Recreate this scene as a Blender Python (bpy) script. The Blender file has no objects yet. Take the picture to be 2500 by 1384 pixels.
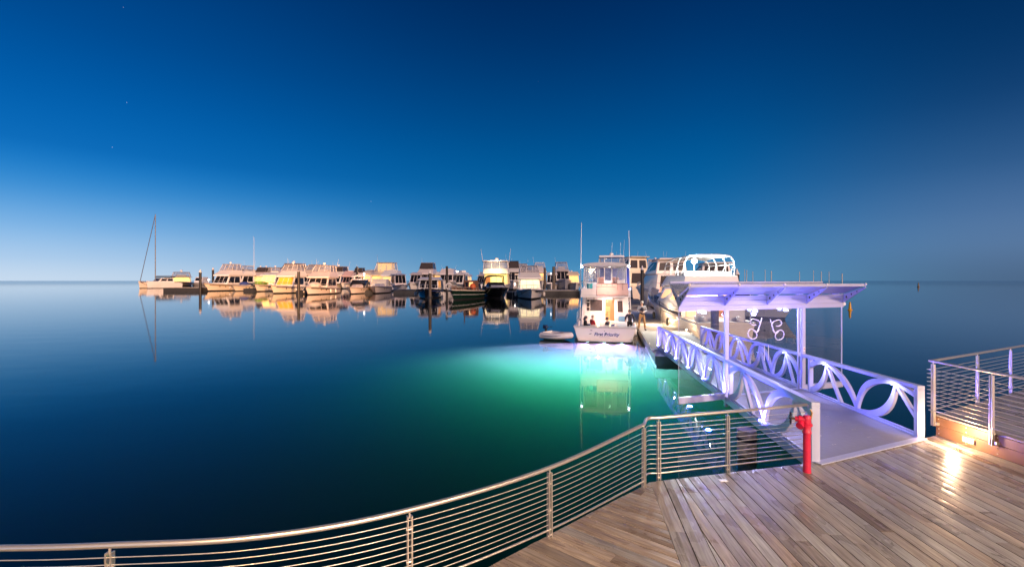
import bpy, bmesh, math, random
from mathutils import Vector, Matrix

RND = random.Random(11)
S = bpy.context.scene
COL = S.collection
PI = math.pi
V = Vector

# ------------------------------------------------------------------ camera calibration
CAMZ, F, CX, HY = 3.65, 1100.0, 1250.0, 685.0
DECK, DOCK = 0.75, 0.45
def P(x, y, z):
    d = F * (CAMZ - z) / (y - HY)
    return V(((x - CX) / F * d, d, z))
def PD(x, y, d):
    return V(((x - CX) / F * d, d, CAMZ - (y - HY) / F * d))
def XD(x, d, z=0.0):
    return V(((x - CX) / F * d, d, z))

# ------------------------------------------------------------------ materials
MATS = {}
def mat(name, col, rough=0.5, metal=0.0, var=0.10, nscale=6.0, emit=None, estr=0.0, alpha=None,
        trans=0.0, coat=0.0, bump=0.0, spec=0.5):
    if name in MATS: return MATS[name]
    m = bpy.data.materials.new(name); m.use_nodes = True
    nt = m.node_tree; b = nt.nodes['Principled BSDF']
    b.inputs['Roughness'].default_value = rough
    b.inputs['Metallic'].default_value = metal
    b.inputs['Specular IOR Level'].default_value = spec
    tc = nt.nodes.new('ShaderNodeTexCoord')
    nz = nt.nodes.new('ShaderNodeTexNoise'); nz.inputs['Scale'].default_value = nscale
    nz.inputs['Detail'].default_value = 4
    nt.links.new(tc.outputs['Object'], nz.inputs['Vector'])
    mx = nt.nodes.new('ShaderNodeMix'); mx.data_type = 'RGBA'
    lo = [max(0, c * (1 - var)) for c in col] + [1]; hi = [min(1, c * (1 + var)) for c in col] + [1]
    mx.inputs[6].default_value = lo; mx.inputs[7].default_value = hi
    nt.links.new(nz.outputs['Fac'], mx.inputs[0])
    nt.links.new(mx.outputs[2], b.inputs['Base Color'])
    if bump:
        bp = nt.nodes.new('ShaderNodeBump'); bp.inputs['Strength'].default_value = bump; bp.inputs['Distance'].default_value = 0.01
        nt.links.new(nz.outputs['Fac'], bp.inputs['Height']); nt.links.new(bp.outputs['Normal'], b.inputs['Normal'])
    if emit:
        b.inputs['Emission Color'].default_value = (*emit, 1); b.inputs['Emission Strength'].default_value = estr
    if alpha is not None: b.inputs['Alpha'].default_value = alpha
    if trans: b.inputs['Transmission Weight'].default_value = trans
    if coat: b.inputs['Coat Weight'].default_value = coat; b.inputs['Coat Roughness'].default_value = 0.08
    MATS[name] = m
    return m

def glass_mat(name, tint=(.9, .95, 1), amount=0.12, rough=0.02, haze=0.0):
    """thin clear sheet: mostly see-through, part mirror, part milky"""
    if name in MATS: return MATS[name]
    m = bpy.data.materials.new(name); m.use_nodes = True
    nt = m.node_tree; nt.nodes.clear()
    out = nt.nodes.new('ShaderNodeOutputMaterial')
    tr = nt.nodes.new('ShaderNodeBsdfTransparent'); tr.inputs[0].default_value = (*tint, 1)
    gl = nt.nodes.new('ShaderNodeBsdfGlossy'); gl.inputs['Roughness'].default_value = rough
    df = nt.nodes.new('ShaderNodeBsdfDiffuse'); df.inputs[0].default_value = (.75, .75, .78, 1)
    fr = nt.nodes.new('ShaderNodeLayerWeight'); fr.inputs[0].default_value = .5
    pw = nt.nodes.new('ShaderNodeMath'); pw.operation = 'POWER'; pw.inputs[1].default_value = 4.0
    nt.links.new(fr.outputs['Facing'], pw.inputs[0])
    ad = nt.nodes.new('ShaderNodeMath'); ad.operation = 'MULTIPLY_ADD'; ad.inputs[1].default_value = .5; ad.inputs[2].default_value = amount * .3
    nt.links.new(pw.outputs[0], ad.inputs[0])
    m1 = nt.nodes.new('ShaderNodeMixShader'); m2 = nt.nodes.new('ShaderNodeMixShader')
    nz = nt.nodes.new('ShaderNodeTexNoise'); nz.inputs['Scale'].default_value = 2.5
    mr = nt.nodes.new('ShaderNodeMath'); mr.operation = 'MULTIPLY'; mr.inputs[1].default_value = haze * 1.9
    nt.links.new(nz.outputs['Fac'], mr.inputs[0])
    nt.links.new(mr.outputs[0], m1.inputs[0]); nt.links.new(tr.outputs[0], m1.inputs[1]); nt.links.new(df.outputs[0], m1.inputs[2])
    nt.links.new(ad.outputs[0], m2.inputs[0]); nt.links.new(m1.outputs[0], m2.inputs[1]); nt.links.new(gl.outputs[0], m2.inputs[2])
    nt.links.new(m2.outputs[0], out.inputs[0])
    MATS[name] = m
    return m

WHITE = mat('gelcoat_white', (.84, .81, .79), .25, coat=.4, var=.06, nscale=2)
CREAM = mat('gelcoat_cream', (.80, .69, .56), .25, coat=.4, var=.06, nscale=2)
PINKW = mat('gelcoat_dusky', (.74, .66, .65), .28, coat=.4, var=.06, nscale=2)
GREYH = mat('gelcoat_grey', (.33, .34, .40), .3, coat=.4, var=.1, nscale=2)
NAVYH = mat('gelcoat_black', (.008, .009, .012), .15, coat=.6, var=.1)
GREENH = mat('gelcoat_dark_green', (.008, .03, .02), .2, coat=.6, var=.1)
ANTIF = mat('antifoul_dark', (.012, .012, .014), .7, var=.2)
TEAK = mat('teak_deck', (.30, .18, .10), .6, var=.25, nscale=9)
DARKW = mat('tinted_window', (.012, .013, .018), .08, var=.2)
SMOKEW = mat('smoke_window', (.06, .05, .05), .12, var=.3)
CANVAS = mat('canvas_white', (.62, .58, .57), .8, var=.1, bump=.3)
CANVAS_BK = mat('canvas_black', (.015, .015, .02), .8, var=.3)
CANVAS_BL = mat('canvas_blue', (.03, .06, .25), .8, var=.2, bump=.3)
CANVAS_PK = mat('canvas_mauve', (.50, .36, .38), .8, var=.15, bump=.3)
CLEAR = glass_mat('clear_vinyl', (.85, .85, .88), .15, .08, .20)
CLEAR2 = glass_mat('clear_vinyl_thin', (.9, .92, .95), .12, .06, .12)
STEEL = mat('stainless_steel', (.82, .76, .68), .40, .8, var=.08, nscale=30)
CHROME = mat('polished_rail', (.82, .75, .67), .36, .85, var=.05, nscale=14)
ALU = mat('grey_aluminium', (.45, .45, .48), .35, .8, var=.1)
RUBBER = mat('rubber_black', (.02, .02, .022), .7, var=.2)
PILE = mat('pile_black', (.022, .020, .020), .55, var=.5, nscale=5, bump=.3)
PILE_BR = mat('pile_brown', (.10, .075, .055), .6, var=.5, nscale=5, bump=.3)
CAPW = mat('cone_cap_white', (.72, .68, .66), .4, var=.08)
CONC = mat('pile_concrete', (.42, .36, .32), .85, var=.45, nscale=8, bump=.6)
DOCKTOP = mat('dock_concrete', (.42, .40, .37), .8, var=.18, nscale=3, bump=.2)
DOCKSIDE = mat('dock_float_dark', (.03, .032, .035), .6, var=.4, nscale=4)
GCAN = mat('canopy_led_tint', (.43, .445, .64), .35, var=.08, nscale=5)  # lavender stands in for violet LED light on the canopy
GWHITE = mat('gangway_led_tint', (.46, .485, .66), .35, var=.06, nscale=5)  # violet LED light is mixed into the white paint colour
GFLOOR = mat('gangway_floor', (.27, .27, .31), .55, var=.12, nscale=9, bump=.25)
RED = mat('hydrant_red', (.58, .012, .055), .40, coat=.15, var=.35, nscale=14, bump=.15)
NAVYP = mat('handwheel_navy', (.01, .012, .04), .4, var=.2)
BRASS = mat('brass', (.35, .22, .10), .4, 1.0, var=.2)
YELLOW = mat('buoy_yellow', (.75, .38, .01), .45, var=.1, emit=(1, .5, .02), estr=.0)
SKIN = mat('skin', (.55, .33, .25), .55, var=.08)
HAIR_BK = mat('hair_black', (.012, .010, .010), .5, var=.3)
HAIR_BR = mat('hair_brown', (.06, .035, .02), .5, var=.3)
HAIR_GR = mat('hair_grey', (.35, .30, .27), .6, var=.2)
CL_NAVY = mat('cloth_navy', (.02, .022, .04), .85, var=.2)
CL_GREY = mat('cloth_grey', (.33, .34, .38), .85, var=.15)
CL_TAN = mat('cloth_tan', (.38, .22, .10), .85, var=.15)
CL_BLACK = mat('cloth_black', (.014, .014, .017), .85, var=.2)
CL_RED = mat('cloth_red', (.30, .015, .03), .85, var=.2)
CL_BLUE = mat('cloth_blue', (.03, .05, .16), .85, var=.2)
WOODW = mat('varnished_wood', (.34, .15, .05), .35, var=.35, nscale=4, coat=.3)
DINGHY = mat('dinghy_hypalon', (.62, .62, .66), .5, var=.06)
GKAYAK = mat('kayak_green', (.13, .20, .03), .4, var=.15)
TURQ = mat('turquoise_plastic', (.01, .35, .42), .45, var=.1)
ORANGE = mat('orange_plastic', (.6, .12, .03), .5, var=.15)
RUST = mat('fishing_gear_brown', (.16, .085, .055), .8, var=.6, nscale=12)
PANELG = glass_mat('roof_panel_glass', (.55, .62, .70), .5, .12, .30)
GLASS = glass_mat('gate_glass', (.88, .92, .95), .25, .015, .025)
DARKBEAM = mat('deck_bearer', (.035, .025, .018), .8, var=.4)
LETTER = mat('lettering_navy', (.012, .015, .05), .4, var=.05)
def glow(name, col, s): return mat(name, col, .4, emit=col, estr=s, var=0)
E_WARM = glow('lit_window_warm', (1, .58, .22), .95)
E_YEL = glow('lit_window_yellow', (1, .80, .28), .8)
E_AMB = glow('lit_curtain_amber', (1, .40, .035), .42)
E_PALE = glow('lit_window_pale', (1, .93, .62), .62)
E_LAMPW = glow('lamp_white', (1, .97, .92), 5)
E_LAMPY = glow('lamp_warm', (1, .66, .32), 14)
E_LED = glow('led_violet', (.42, .48, 1), 14)
E_DOWN = glow('downlight', (.80, .84, 1), 25)
E_UW = glow('underwater_lens', (.6, .95, 1), 6)

# ------------------------------------------------------------------ mesh builder
def frame_to(d):
    d = d.normalized()
    up = V((0, 0, 1)) if abs(d.z) < .95 else V((1, 0, 0))
    a = d.cross(up).normalized(); b = a.cross(d).normalized()
    return a, b

class MB:
    def __init__(s): s.v = []; s.f = []; s.mi = []; s.m = 0
    def add(s, vs, fs):
        o = len(s.v); s.v += [V(q) for q in vs]
        for f in fs: s.f.append([i + o for i in f]); s.mi.append(s.m)
        return s
    def hexa(s, b, t):
        """4 bottom corners + 4 top corners, same winding"""
        return s.add(list(b) + list(t), [(3, 2, 1, 0), (4, 5, 6, 7), (0, 1, 5, 4), (1, 2, 6, 5), (2, 3, 7, 6), (3, 0, 4, 7)])
    def box(s, c, size, rz=0.0):
        x, y, z = size[0] / 2, size[1] / 2, size[2] / 2; c = V(c); r = Matrix.Rotation(rz, 3, 'Z')
        p = [c + r @ V(q) for q in ((-x, -y, -z), (x, -y, -z), (x, y, -z), (-x, y, -z), (-x, -y, z), (x, -y, z), (x, y, z), (-x, y, z))]
        return s.hexa(p[:4], p[4:])
    def bar(s, a, b, w, h):
        """rectangular bar from a to b, width w (horizontal), height h"""
        a, b = V(a), V(b); n, u = frame_to(b - a)
        def q(c): return [c - n * w / 2 - u * h / 2, c + n * w / 2 - u * h / 2, c + n * w / 2 + u * h / 2, c - n * w / 2 + u * h / 2]
        return s.hexa(q(a), q(b))
    def tube(s, pts, r, n=8, closed=False):
        pts = [V(p) for p in pts]; m = len(pts); rings = []; o = len(s.v)
        rr = r if isinstance(r, (list, tuple)) else [r] * m
        for i, p in enumerate(pts):
            if closed: d = pts[(i + 1) % m] - pts[i - 1]
            else: d = pts[min(i + 1, m - 1)] - pts[max(i - 1, 0)]
            if d.length < 1e-9: d = V((0, 0, 1))
            a, b = frame_to(d)
            for k in range(n):
                t = 2 * PI * k / n; s.v.append(p + (a * math.cos(t) + b * math.sin(t)) * rr[i])
        for i in range(m if closed else m - 1):
            j = (i + 1) % m
            for k in range(n):
                l = (k + 1) % n
                s.f.append([o + i * n + k, o + i * n + l, o + j * n + l, o + j * n + k]); s.mi.append(s.m)
        if not closed:
            s.f.append([o + k for k in range(n)][::-1]); s.mi.append(s.m)
            s.f.append([o + (m - 1) * n + k for k in range(n)]); s.mi.append(s.m)
        return s
    def lathe(s, prof, c=(0, 0, 0), n=16, axis='z'):
        c = V(c); o = len(s.v)
        for r, z in prof:
            for k in range(n):
                t = 2 * PI * k / n; x, y = r * math.cos(t), r * math.sin(t)
                s.v.append(c + (V((x, y, z)) if axis == 'z' else V((x, z, y)) if axis == 'y' else V((z, x, y))))
        for i in range(len(prof) - 1):
            for k in range(n):
                l = (k + 1) % n
                s.f.append([o + i * n + k, o + i * n + l, o + (i + 1) * n + l, o + (i + 1) * n + k]); s.mi.append(s.m)
        s.f.append([o + k for k in range(n)][::-1]); s.mi.append(s.m)
        s.f.append([o + (len(prof) - 1) * n + k for k in range(n)]); s.mi.append(s.m)
        return s
    def ball(s, c, r, n=12, sz=1.0):
        prof = [(max(.001, r * math.sin(PI * i / 8)), -r * sz * math.cos(PI * i / 8)) for i in range(9)]
        return s.lathe(prof, c, n)
    def pane(s, q, u0, v0, u1, v1, proud=.02, depth=.02):
        """thin panel set proud on the quad q = bl, br, tr, tl"""
        a, b, c, d = [V(k) for k in q]
        nrm = (b - a).cross(d - a).normalized()
        def at(u, v): return (a * (1 - u) + b * u) * (1 - v) + (d * (1 - u) + c * u) * v
        k = [at(u0, v0), at(u1, v0), at(u1, v1), at(u0, v1)]
        return s.hexa([p - nrm * depth for p in k], [p + nrm * proud for p in k])
    def ribbon(s, fn, pts, w, th):
        """flat strip along 2-D pts; fn(a, h, n) maps panel coordinates to the world"""
        o = len(s.v); m = len(pts)
        for i in range(m):
            p = pts[i]; q0 = pts[max(i - 1, 0)]; q1 = pts[min(i + 1, m - 1)]
            dx, dy = q1[0] - q0[0], q1[1] - q0[1]; l = math.hypot(dx, dy) or 1
            nx, ny = -dy / l, dx / l
            ww = w[i] if isinstance(w, list) else w
            for (sg, t) in ((-1, -1), (1, -1), (1, 1), (-1, 1)):
                s.v.append(fn(p[0] + nx * sg * ww / 2, p[1] + ny * sg * ww / 2, t * th / 2))
        for i in range(m - 1):
            for k in range(4):
                l = (k + 1) % 4
                s.f.append([o + i * 4 + k, o + i * 4 + l, o + i * 4 + 4 + l, o + i * 4 + 4 + k]); s.mi.append(s.m)
        s.f.append([o + 3, o + 2, o + 1, o]); s.mi.append(s.m)
        s.f.append([o + (m - 1) * 4 + k for k in range(4)]); s.mi.append(s.m)
        return s
    def build(s, name, mats, parent=None, smooth=False, bevel=0.0, world=False):
        me = bpy.data.meshes.new(name)
        off = V((0, 0, 0))
        if world and parent is not None:
            p = parent
            while p is not None: off += p.location; p = p.parent
        me.from_pydata([v - off for v in s.v], [], s.f)
        ml = mats if isinstance(mats, (list, tuple)) else [mats]
        for m in ml: me.materials.append(m)
        for p, i in zip(me.polygons, s.mi): p.material_index = min(i, len(ml) - 1)
        bm = bmesh.new(); bm.from_mesh(me); bmesh.ops.recalc_face_normals(bm, faces=bm.faces); bm.to_mesh(me); bm.free()
        if smooth:
            for p in me.polygons: p.use_smooth = True
            if smooth != 'all':
                try: me.set_sharp_from_angle(angle=math.radians(40))
                except Exception: pass
        o = bpy.data.objects.new(name, me); COL.objects.link(o)
        if parent is not None: o.parent = parent
        if bevel:
            b = o.modifiers.new('bevel', 'BEVEL'); b.width = bevel; b.segments = 2; b.limit_method = 'ANGLE'
            b.angle_limit = math.radians(35)
        return o

def tag(o, label, cat, group=None):
    o['label'] = label; o['category'] = cat
    if group: o['group'] = group
    return o
def struct(o): o['kind'] = 'structure'; return o
def thing(name, label, cat, loc=(0, 0, 0), rz=0.0, group=None):
    o = bpy.data.objects.new(name, None); COL.objects.link(o)
    o.empty_display_size = .3
    o.location = loc; o.rotation_euler = (0, 0, rz)
    return tag(o, label, cat, group)
def lamp(name, loc, col, power, kind='POINT', radius=.05, parent=None, direction=None, angle=100, blend=.4):
    l = bpy.data.lights.new(name, kind); l.color = col; l.energy = power
    if kind in ('POINT', 'SPOT'): l.shadow_soft_size = radius
    if kind == 'SPOT': l.spot_size = math.radians(angle); l.spot_blend = blend
    o = bpy.data.objects.new(name, l); COL.objects.link(o); o.location = loc
    if direction is not None: o.rotation_euler = V(direction).to_track_quat('-Z', 'Y').to_euler()
    if parent is not None: o.parent = parent
    return o
def bez(p0, c, p1, n=12):
    return [((1 - t) ** 2 * p0[0] + 2 * t * (1 - t) * c[0] + t * t * p1[0],
             (1 - t) ** 2 * p0[1] + 2 * t * (1 - t) * c[1] + t * t * p1[1]) for t in [i / n for i in range(n + 1)]]
def smooth_path(pts, n=8):
    """Catmull-Rom through pts"""
    pts = [V(p) for p in pts]; out = []
    for i in range(len(pts) - 1):
        p0 = pts[i - 1] if i > 0 else pts[0] * 2 - pts[1]
        p1, p2 = pts[i], pts[i + 1]
        p3 = pts[i + 2] if i + 2 < len(pts) else pts[-1] * 2 - pts[-2]
        for k in range(n):
            t = k / n
            out.append(.5 * ((2 * p1) + (p2 - p0) * t + (2 * p0 - 5 * p1 + 4 * p2 - p3) * t * t + (3 * p1 - p0 - 3 * p2 + p3) * t ** 3))
    out.append(pts[-1]); return out
def text_mesh(s, size, ext=.004, shear=0.0, offset=0.0):
    cu = bpy.data.curves.new('lettering', 'FONT'); cu.body = s; cu.size = size; cu.extrude = ext
    cu.shear = shear; cu.offset = offset; cu.align_x = 'CENTER'; cu.align_y = 'CENTER'
    ob = bpy.data.objects.new('lettering', cu); COL.objects.link(ob)
    dg = bpy.context.evaluated_depsgraph_get()
    me = bpy.data.meshes.new_from_object(ob.evaluated_get(dg))
    bpy.data.objects.remove(ob); bpy.data.curves.remove(cu)
    return me

# ================================================================== WORLD, CAMERA, SUN
def build_world():
    w = bpy.data.worlds.new('World'); S.world = w; w.use_nodes = True
    nt = w.node_tree; nt.nodes.clear(); L = nt.links
    def N(t, **k):
        n = nt.nodes.new(t)
        for a, b in k.items(): setattr(n, a, b)
        return n
    def M(op, a, b=None, c=None):
        n = N('ShaderNodeMath', operation=op)
        for i, q in enumerate((a, b, c)):
            if q is None: continue
            if isinstance(q, (int, float)): n.inputs[i].default_value = q
            else: L.new(q, n.inputs[i])
        return n.outputs[0]
    tc = N('ShaderNodeTexCoord'); sp = N('ShaderNodeSeparateXYZ'); L.new(tc.outputs['Generated'], sp.inputs[0])
    x, y, z = sp.outputs
    az = M('ARCTAN2', x, y)                      # 0 straight ahead, negative to the left
    az = M('DIVIDE', az, math.radians(46))
    def lin(c): return tuple(((v / 255) / 12.92 if v / 255 <= .04045 else ((v / 255 + .055) / 1.055) ** 2.4) for v in c)
    def ramp(stops):
        r = N('ShaderNodeValToRGB'); r.color_ramp.interpolation = 'B_SPLINE'
        e = r.color_ramp.elements
        while len(e) < len(stops): e.new(.5)
        for k, (p, c) in zip(e, stops): k.position = p; k.color = (*lin(c), 1)
        return r
    zz = M('MAXIMUM', z, 0.0)
    left = ramp(SKY_L); mid = ramp(SKY_M); right = ramp(SKY_R)
    for r in (left, mid, right): L.new(zz, r.inputs[0])
    def step(lo, hi):
        n = N('ShaderNodeMapRange', interpolation_type='SMOOTHSTEP'); L.new(az, n.inputs[0])
        n.inputs[1].default_value = lo; n.inputs[2].default_value = hi; return n.outputs[0]
    m1 = N('ShaderNodeMix', data_type='RGBA'); L.new(step(-1.15, .12), m1.inputs[0]); L.new(left.outputs[0], m1.inputs[6]); L.new(mid.outputs[0], m1.inputs[7])
    m2 = N('ShaderNodeMix', data_type='RGBA'); L.new(step(.45, 1.12), m2.inputs[0]); L.new(m1.outputs[2], m2.inputs[6]); L.new(right.outputs[0], m2.inputs[7])
    # a few faint stars
    vo = N('ShaderNodeTexVoronoi'); vo.inputs['Scale'].default_value = 34; L.new(tc.outputs['Generated'], vo.inputs['Vector'])
    lt = M('LESS_THAN', vo.outputs['Distance'], .020)
    sc = N('ShaderNodeSeparateColor'); L.new(vo.outputs['Color'], sc.inputs[0])
    pick = M('GREATER_THAN', sc.outputs[0], .80)
    st = M('MULTIPLY', M('MULTIPLY', lt, pick), M('MULTIPLY', sc.outputs[1], .42))
    hi = M('GREATER_THAN', z, .10)
    st = M('MULTIPLY', st, hi)
    ad = N('ShaderNodeMix', data_type='RGBA', blend_type='ADD'); ad.inputs[0].default_value = 1
    L.new(m2.outputs[2], ad.inputs[6]); L.new(st, ad.inputs[7])
    # behind the camera the town side of the sky is a little darker
    bg = N('ShaderNodeBackground'); L.new(ad.outputs[2], bg.inputs[0]); bg.inputs[1].default_value = 1.0
    out = N('ShaderNodeOutputWorld'); L.new(bg.outputs[0], out.inputs[0])

SKY_L = [(0, (205, 222, 240)), (.035, (176, 207, 238)), (.085, (126, 182, 232)), (.145, (44, 142, 214)), (.21, (0, 106, 190)), (.38, (0, 74, 146)), (.6, (0, 44, 100)), (1, (0, 22, 58))]
SKY_M = [(0, (88, 152, 194)), (.04, (68, 138, 186)), (.11, (36, 116, 174)), (.20, (0, 97, 162)), (.32, (0, 75, 138)), (.46, (0, 50, 106)), (.6, (0, 34, 82)), (1, (0, 20, 54))]
SKY_R = [(0, (76, 102, 134)), (.03, (84, 112, 148)), (.06, (90, 122, 162)), (.11, (78, 114, 160)), (.18, (44, 90, 140)), (.28, (10, 60, 112)), (.42, (0, 42, 88)), (.6, (0, 32, 76)), (1, (0, 20, 54))]
build_world()

cam = bpy.data.cameras.new('Camera'); co = bpy.data.objects.new('Camera', cam); COL.objects.link(co)
co.location = (0, 0, CAMZ); co.rotation_euler = (PI / 2, 0, 0)
cam.sensor_width = 36; cam.lens = 36 * F / 2500; cam.shift_y = -(692 - HY) / 2500
cam.clip_start = .05; cam.clip_end = 30000
S.camera = co

sun = bpy.data.lights.new('shore_glow', 'SUN'); sun.energy = 3.6; sun.color = (1, .66, .50); sun.angle = math.radians(8)
so = bpy.data.objects.new('shore_glow', sun); COL.objects.link(so)
so.rotation_euler = V((-.50, 1, -.36)).to_track_quat('-Z', 'Y').to_euler()

S.view_settings.view_transform = 'Standard'; S.view_settings.look = 'None'
S.view_settings.exposure = 0; S.view_settings.gamma = 1
S.render.engine = 'CYCLES'
c = S.cycles
c.use_denoising = True
try: c.denoiser = 'OPENIMAGEDENOISE'
except Exception: pass
c.max_bounces = 10; c.diffuse_bounces = 3; c.glossy_bounces = 5; c.transmission_bounces = 6
c.volume_bounces = 1; c.transparent_max_bounces = 24
c.sample_clamp_indirect = 6; c.caustics_reflective = False; c.caustics_refractive = False
c.use_light_tree = True

# ================================================================== WATER, SEABED
def build_water():
    m = bpy.data.materials.new('harbour_water'); m.use_nodes = True
    nt = m.node_tree; b = nt.nodes['Principled BSDF']; L = nt.links
    b.inputs['Base Color'].default_value = (1, 1, 1, 1); b.inputs['Transmission Weight'].default_value = 1
    b.inputs['IOR'].default_value = 1.333; b.inputs['Roughness'].default_value = .045
    g = nt.nodes.new('ShaderNodeNewGeometry')
    mp = nt.nodes.new('ShaderNodeMapping'); mp.inputs['Scale'].default_value = (.6, 1.0, 1)
    L.new(g.outputs['Position'], mp.inputs[0])
    nz = nt.nodes.new('ShaderNodeTexNoise'); nz.inputs['Scale'].default_value = .55; nz.inputs['Detail'].default_value = 3
    L.new(mp.outputs[0], nz.inputs['Vector'])
    bp = nt.nodes.new('ShaderNodeBump'); bp.inputs['Strength'].default_value = .05; bp.inputs['Distance'].default_value = .12
    L.new(nz.outputs['Fac'], bp.inputs['Height']); L.new(bp.outputs[0], b.inputs['Normal'])
    ln = nt.nodes.new('ShaderNodeVectorMath'); ln.operation = 'LENGTH'; L.new(g.outputs['Position'], ln.inputs[0])
    mr = nt.nodes.new('ShaderNodeMapRange'); mr.interpolation_type = 'SMOOTHSTEP'; L.new(ln.outputs['Value'], mr.inputs[0])
    mr.inputs[1].default_value = 230; mr.inputs[2].default_value = 900; mr.inputs[3].default_value = .040; mr.inputs[4].default_value = .11
    L.new(mr.outputs[0], b.inputs['Roughness'])
    sc = nt.nodes.new('ShaderNodeVolumeScatter'); sc.inputs['Color'].default_value = (.92, 1, .97, 1); sc.inputs['Density'].default_value = .02
    sc.inputs['Anisotropy'].default_value = .0
    ab = nt.nodes.new('ShaderNodeVolumeAbsorption'); ab.inputs['Color'].default_value = (.06, .46, .205, 1); ab.inputs['Density'].default_value = .60
    ads = nt.nodes.new('ShaderNodeAddShader'); L.new(sc.outputs[0], ads.inputs[0]); L.new(ab.outputs[0], ads.inputs[1])
    L.new(ads.outputs[0], nt.nodes['Material Output'].inputs['Volume'])
    E = 9000
    mb = MB(); mb.hexa([(-E, -400, -7), (E, -400, -7), (E, 2 * E, -7), (-E, 2 * E, -7)], [(-E, -400, 0), (E, -400, 0), (E, 2 * E, 0), (-E, 2 * E, 0)])
    struct(mb.build('water', m))
    sb = mat('seabed_silt', (.035, .04, .03), .9, var=.4, nscale=.3)
    mb = MB(); mb.add([(-E + 5, -395, -5.5), (E - 5, -395, -5.5), (E - 5, 2 * E - 5, -5.5), (-E + 5, 2 * E - 5, -5.5)], [(0, 1, 2, 3)])
    struct(mb.build('seabed', sb))
build_water()

# ================================================================== TIMBER DECKS
def wood_mat(name, dark, light, grey, rough=.42):
    m = bpy.data.materials.new(name); m.use_nodes = True
    nt = m.node_tree; b = nt.nodes['Principled BSDF']; L = nt.links
    at = nt.nodes.new('ShaderNodeAttribute'); at.attribute_name = 'tone'
    sp = nt.nodes.new('ShaderNodeSeparateColor'); L.new(at.outputs['Color'], sp.inputs[0])
    uv = nt.nodes.new('ShaderNodeUVMap'); uv.uv_map = 'UVMap'
    mp = nt.nodes.new('ShaderNodeMapping'); mp.inputs['Scale'].default_value = (26, 1.6, 1); L.new(uv.outputs[0], mp.inputs[0])
    gr = nt.nodes.new('ShaderNodeTexNoise'); gr.inputs['Scale'].default_value = 1.5; gr.inputs['Detail'].default_value = 6; gr.inputs['Distortion'].default_value = .6
    L.new(mp.outputs[0], gr.inputs['Vector'])
    mp2 = nt.nodes.new('ShaderNodeMapping'); mp2.inputs['Scale'].default_value = (1.2, .7, 1); L.new(uv.outputs[0], mp2.inputs[0])
    st = nt.nodes.new('ShaderNodeTexNoise'); st.inputs['Scale'].default_value = 1.6; st.inputs['Detail'].default_value = 5; L.new(mp2.outputs[0], st.inputs['Vector'])
    def mix(f, a, bb, bt='MIX', fac=None):
        n = nt.nodes.new('ShaderNodeMix'); n.data_type = 'RGBA'; n.blend_type = bt
        if fac is not None: n.inputs[0].default_value = fac
        else: L.new(f, n.inputs[0])
        for i, q in ((6, a), (7, bb)):
            if isinstance(q, tuple): n.inputs[i].default_value = (*q, 1)
            else: L.new(q, n.inputs[i])
        return n.outputs[2]
    base = mix(sp.outputs[0], dark, light)
    base = mix(sp.outputs[1], base, grey)
    r1 = nt.nodes.new('ShaderNodeValToRGB'); r1.color_ramp.elements[0].position = .32; r1.color_ramp.elements[1].position = .72
    r1.color_ramp.elements[0].color = (.42, .39, .37, 1); r1.color_ramp.elements[1].color = (1.0, 1.0, 1.0, 1); L.new(gr.outputs['Fac'], r1.inputs[0])
    base = mix(None, base, r1.outputs[0], 'MULTIPLY', .85)
    r2 = nt.nodes.new('ShaderNodeValToRGB'); r2.color_ramp.elements[0].position = .36; r2.color_ramp.elements[1].position = .62
    r2.color_ramp.elements[0].color = (.62, .58, .58, 1); r2.color_ramp.elements[1].color = (1, 1, 1, 1); L.new(st.outputs['Fac'], r2.inputs[0])
    base = mix(None, base, r2.outputs[0], 'MULTIPLY', .8)
    L.new(base, b.inputs['Base Color'])
    rr = nt.nodes.new('ShaderNodeMapRange'); L.new(st.outputs['Fac'], rr.inputs[0])
    rr.inputs[1].default_value = .3; rr.inputs[2].default_value = .7; rr.inputs[3].default_value = rough - .18; rr.inputs[4].default_value = rough + .14
    L.new(rr.outputs[0], b.inputs['Roughness'])
    bp = nt.nodes.new('ShaderNodeBump'); bp.inputs['Strength'].default_value = .45; bp.inputs['Distance'].default_value = .004
    L.new(gr.outputs['Fac'], bp.inputs['Height'])
    cu = nt.nodes.new('ShaderNodeMath'); cu.operation = 'PINGPONG'; cu.inputs[1].default_value = .5; L.new(sp.outputs[2], cu.inputs[0])
    c2 = nt.nodes.new('ShaderNodeMath'); c2.operation = 'POWER'; c2.inputs[1].default_value = 1.6; L.new(cu.outputs[0], c2.inputs[0])
    bp2 = nt.nodes.new('ShaderNodeBump'); bp2.inputs['Strength'].default_value = .9; bp2.inputs['Distance'].default_value = .012
    L.new(c2.outputs[0], bp2.inputs['Height']); L.new(bp.outputs[0], bp2.inputs['Normal']); L.new(bp2.outputs[0], b.inputs['Normal'])
    return m

def clip(poly, n, c):
    """keep the part of a 2-D polygon where n . p <= c"""
    out = []
    for i in range(len(poly)):
        a, b = poly[i], poly[(i + 1) % len(poly)]
        da, db = a[0] * n[0] + a[1] * n[1] - c, b[0] * n[0] + b[1] * n[1] - c
        if da <= 0: out.append(a)
        if da * db < 0:
            t = da / (da - db); out.append((a[0] + (b[0] - a[0]) * t, a[1] + (b[1] - a[1]) * t))
    return out
def half(a, b):
    """half-plane to the right of a->b"""
    n = (-(b[1] - a[1]), b[0] - a[0]); return n, n[0] * a[0] + n[1] * a[1]

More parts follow.
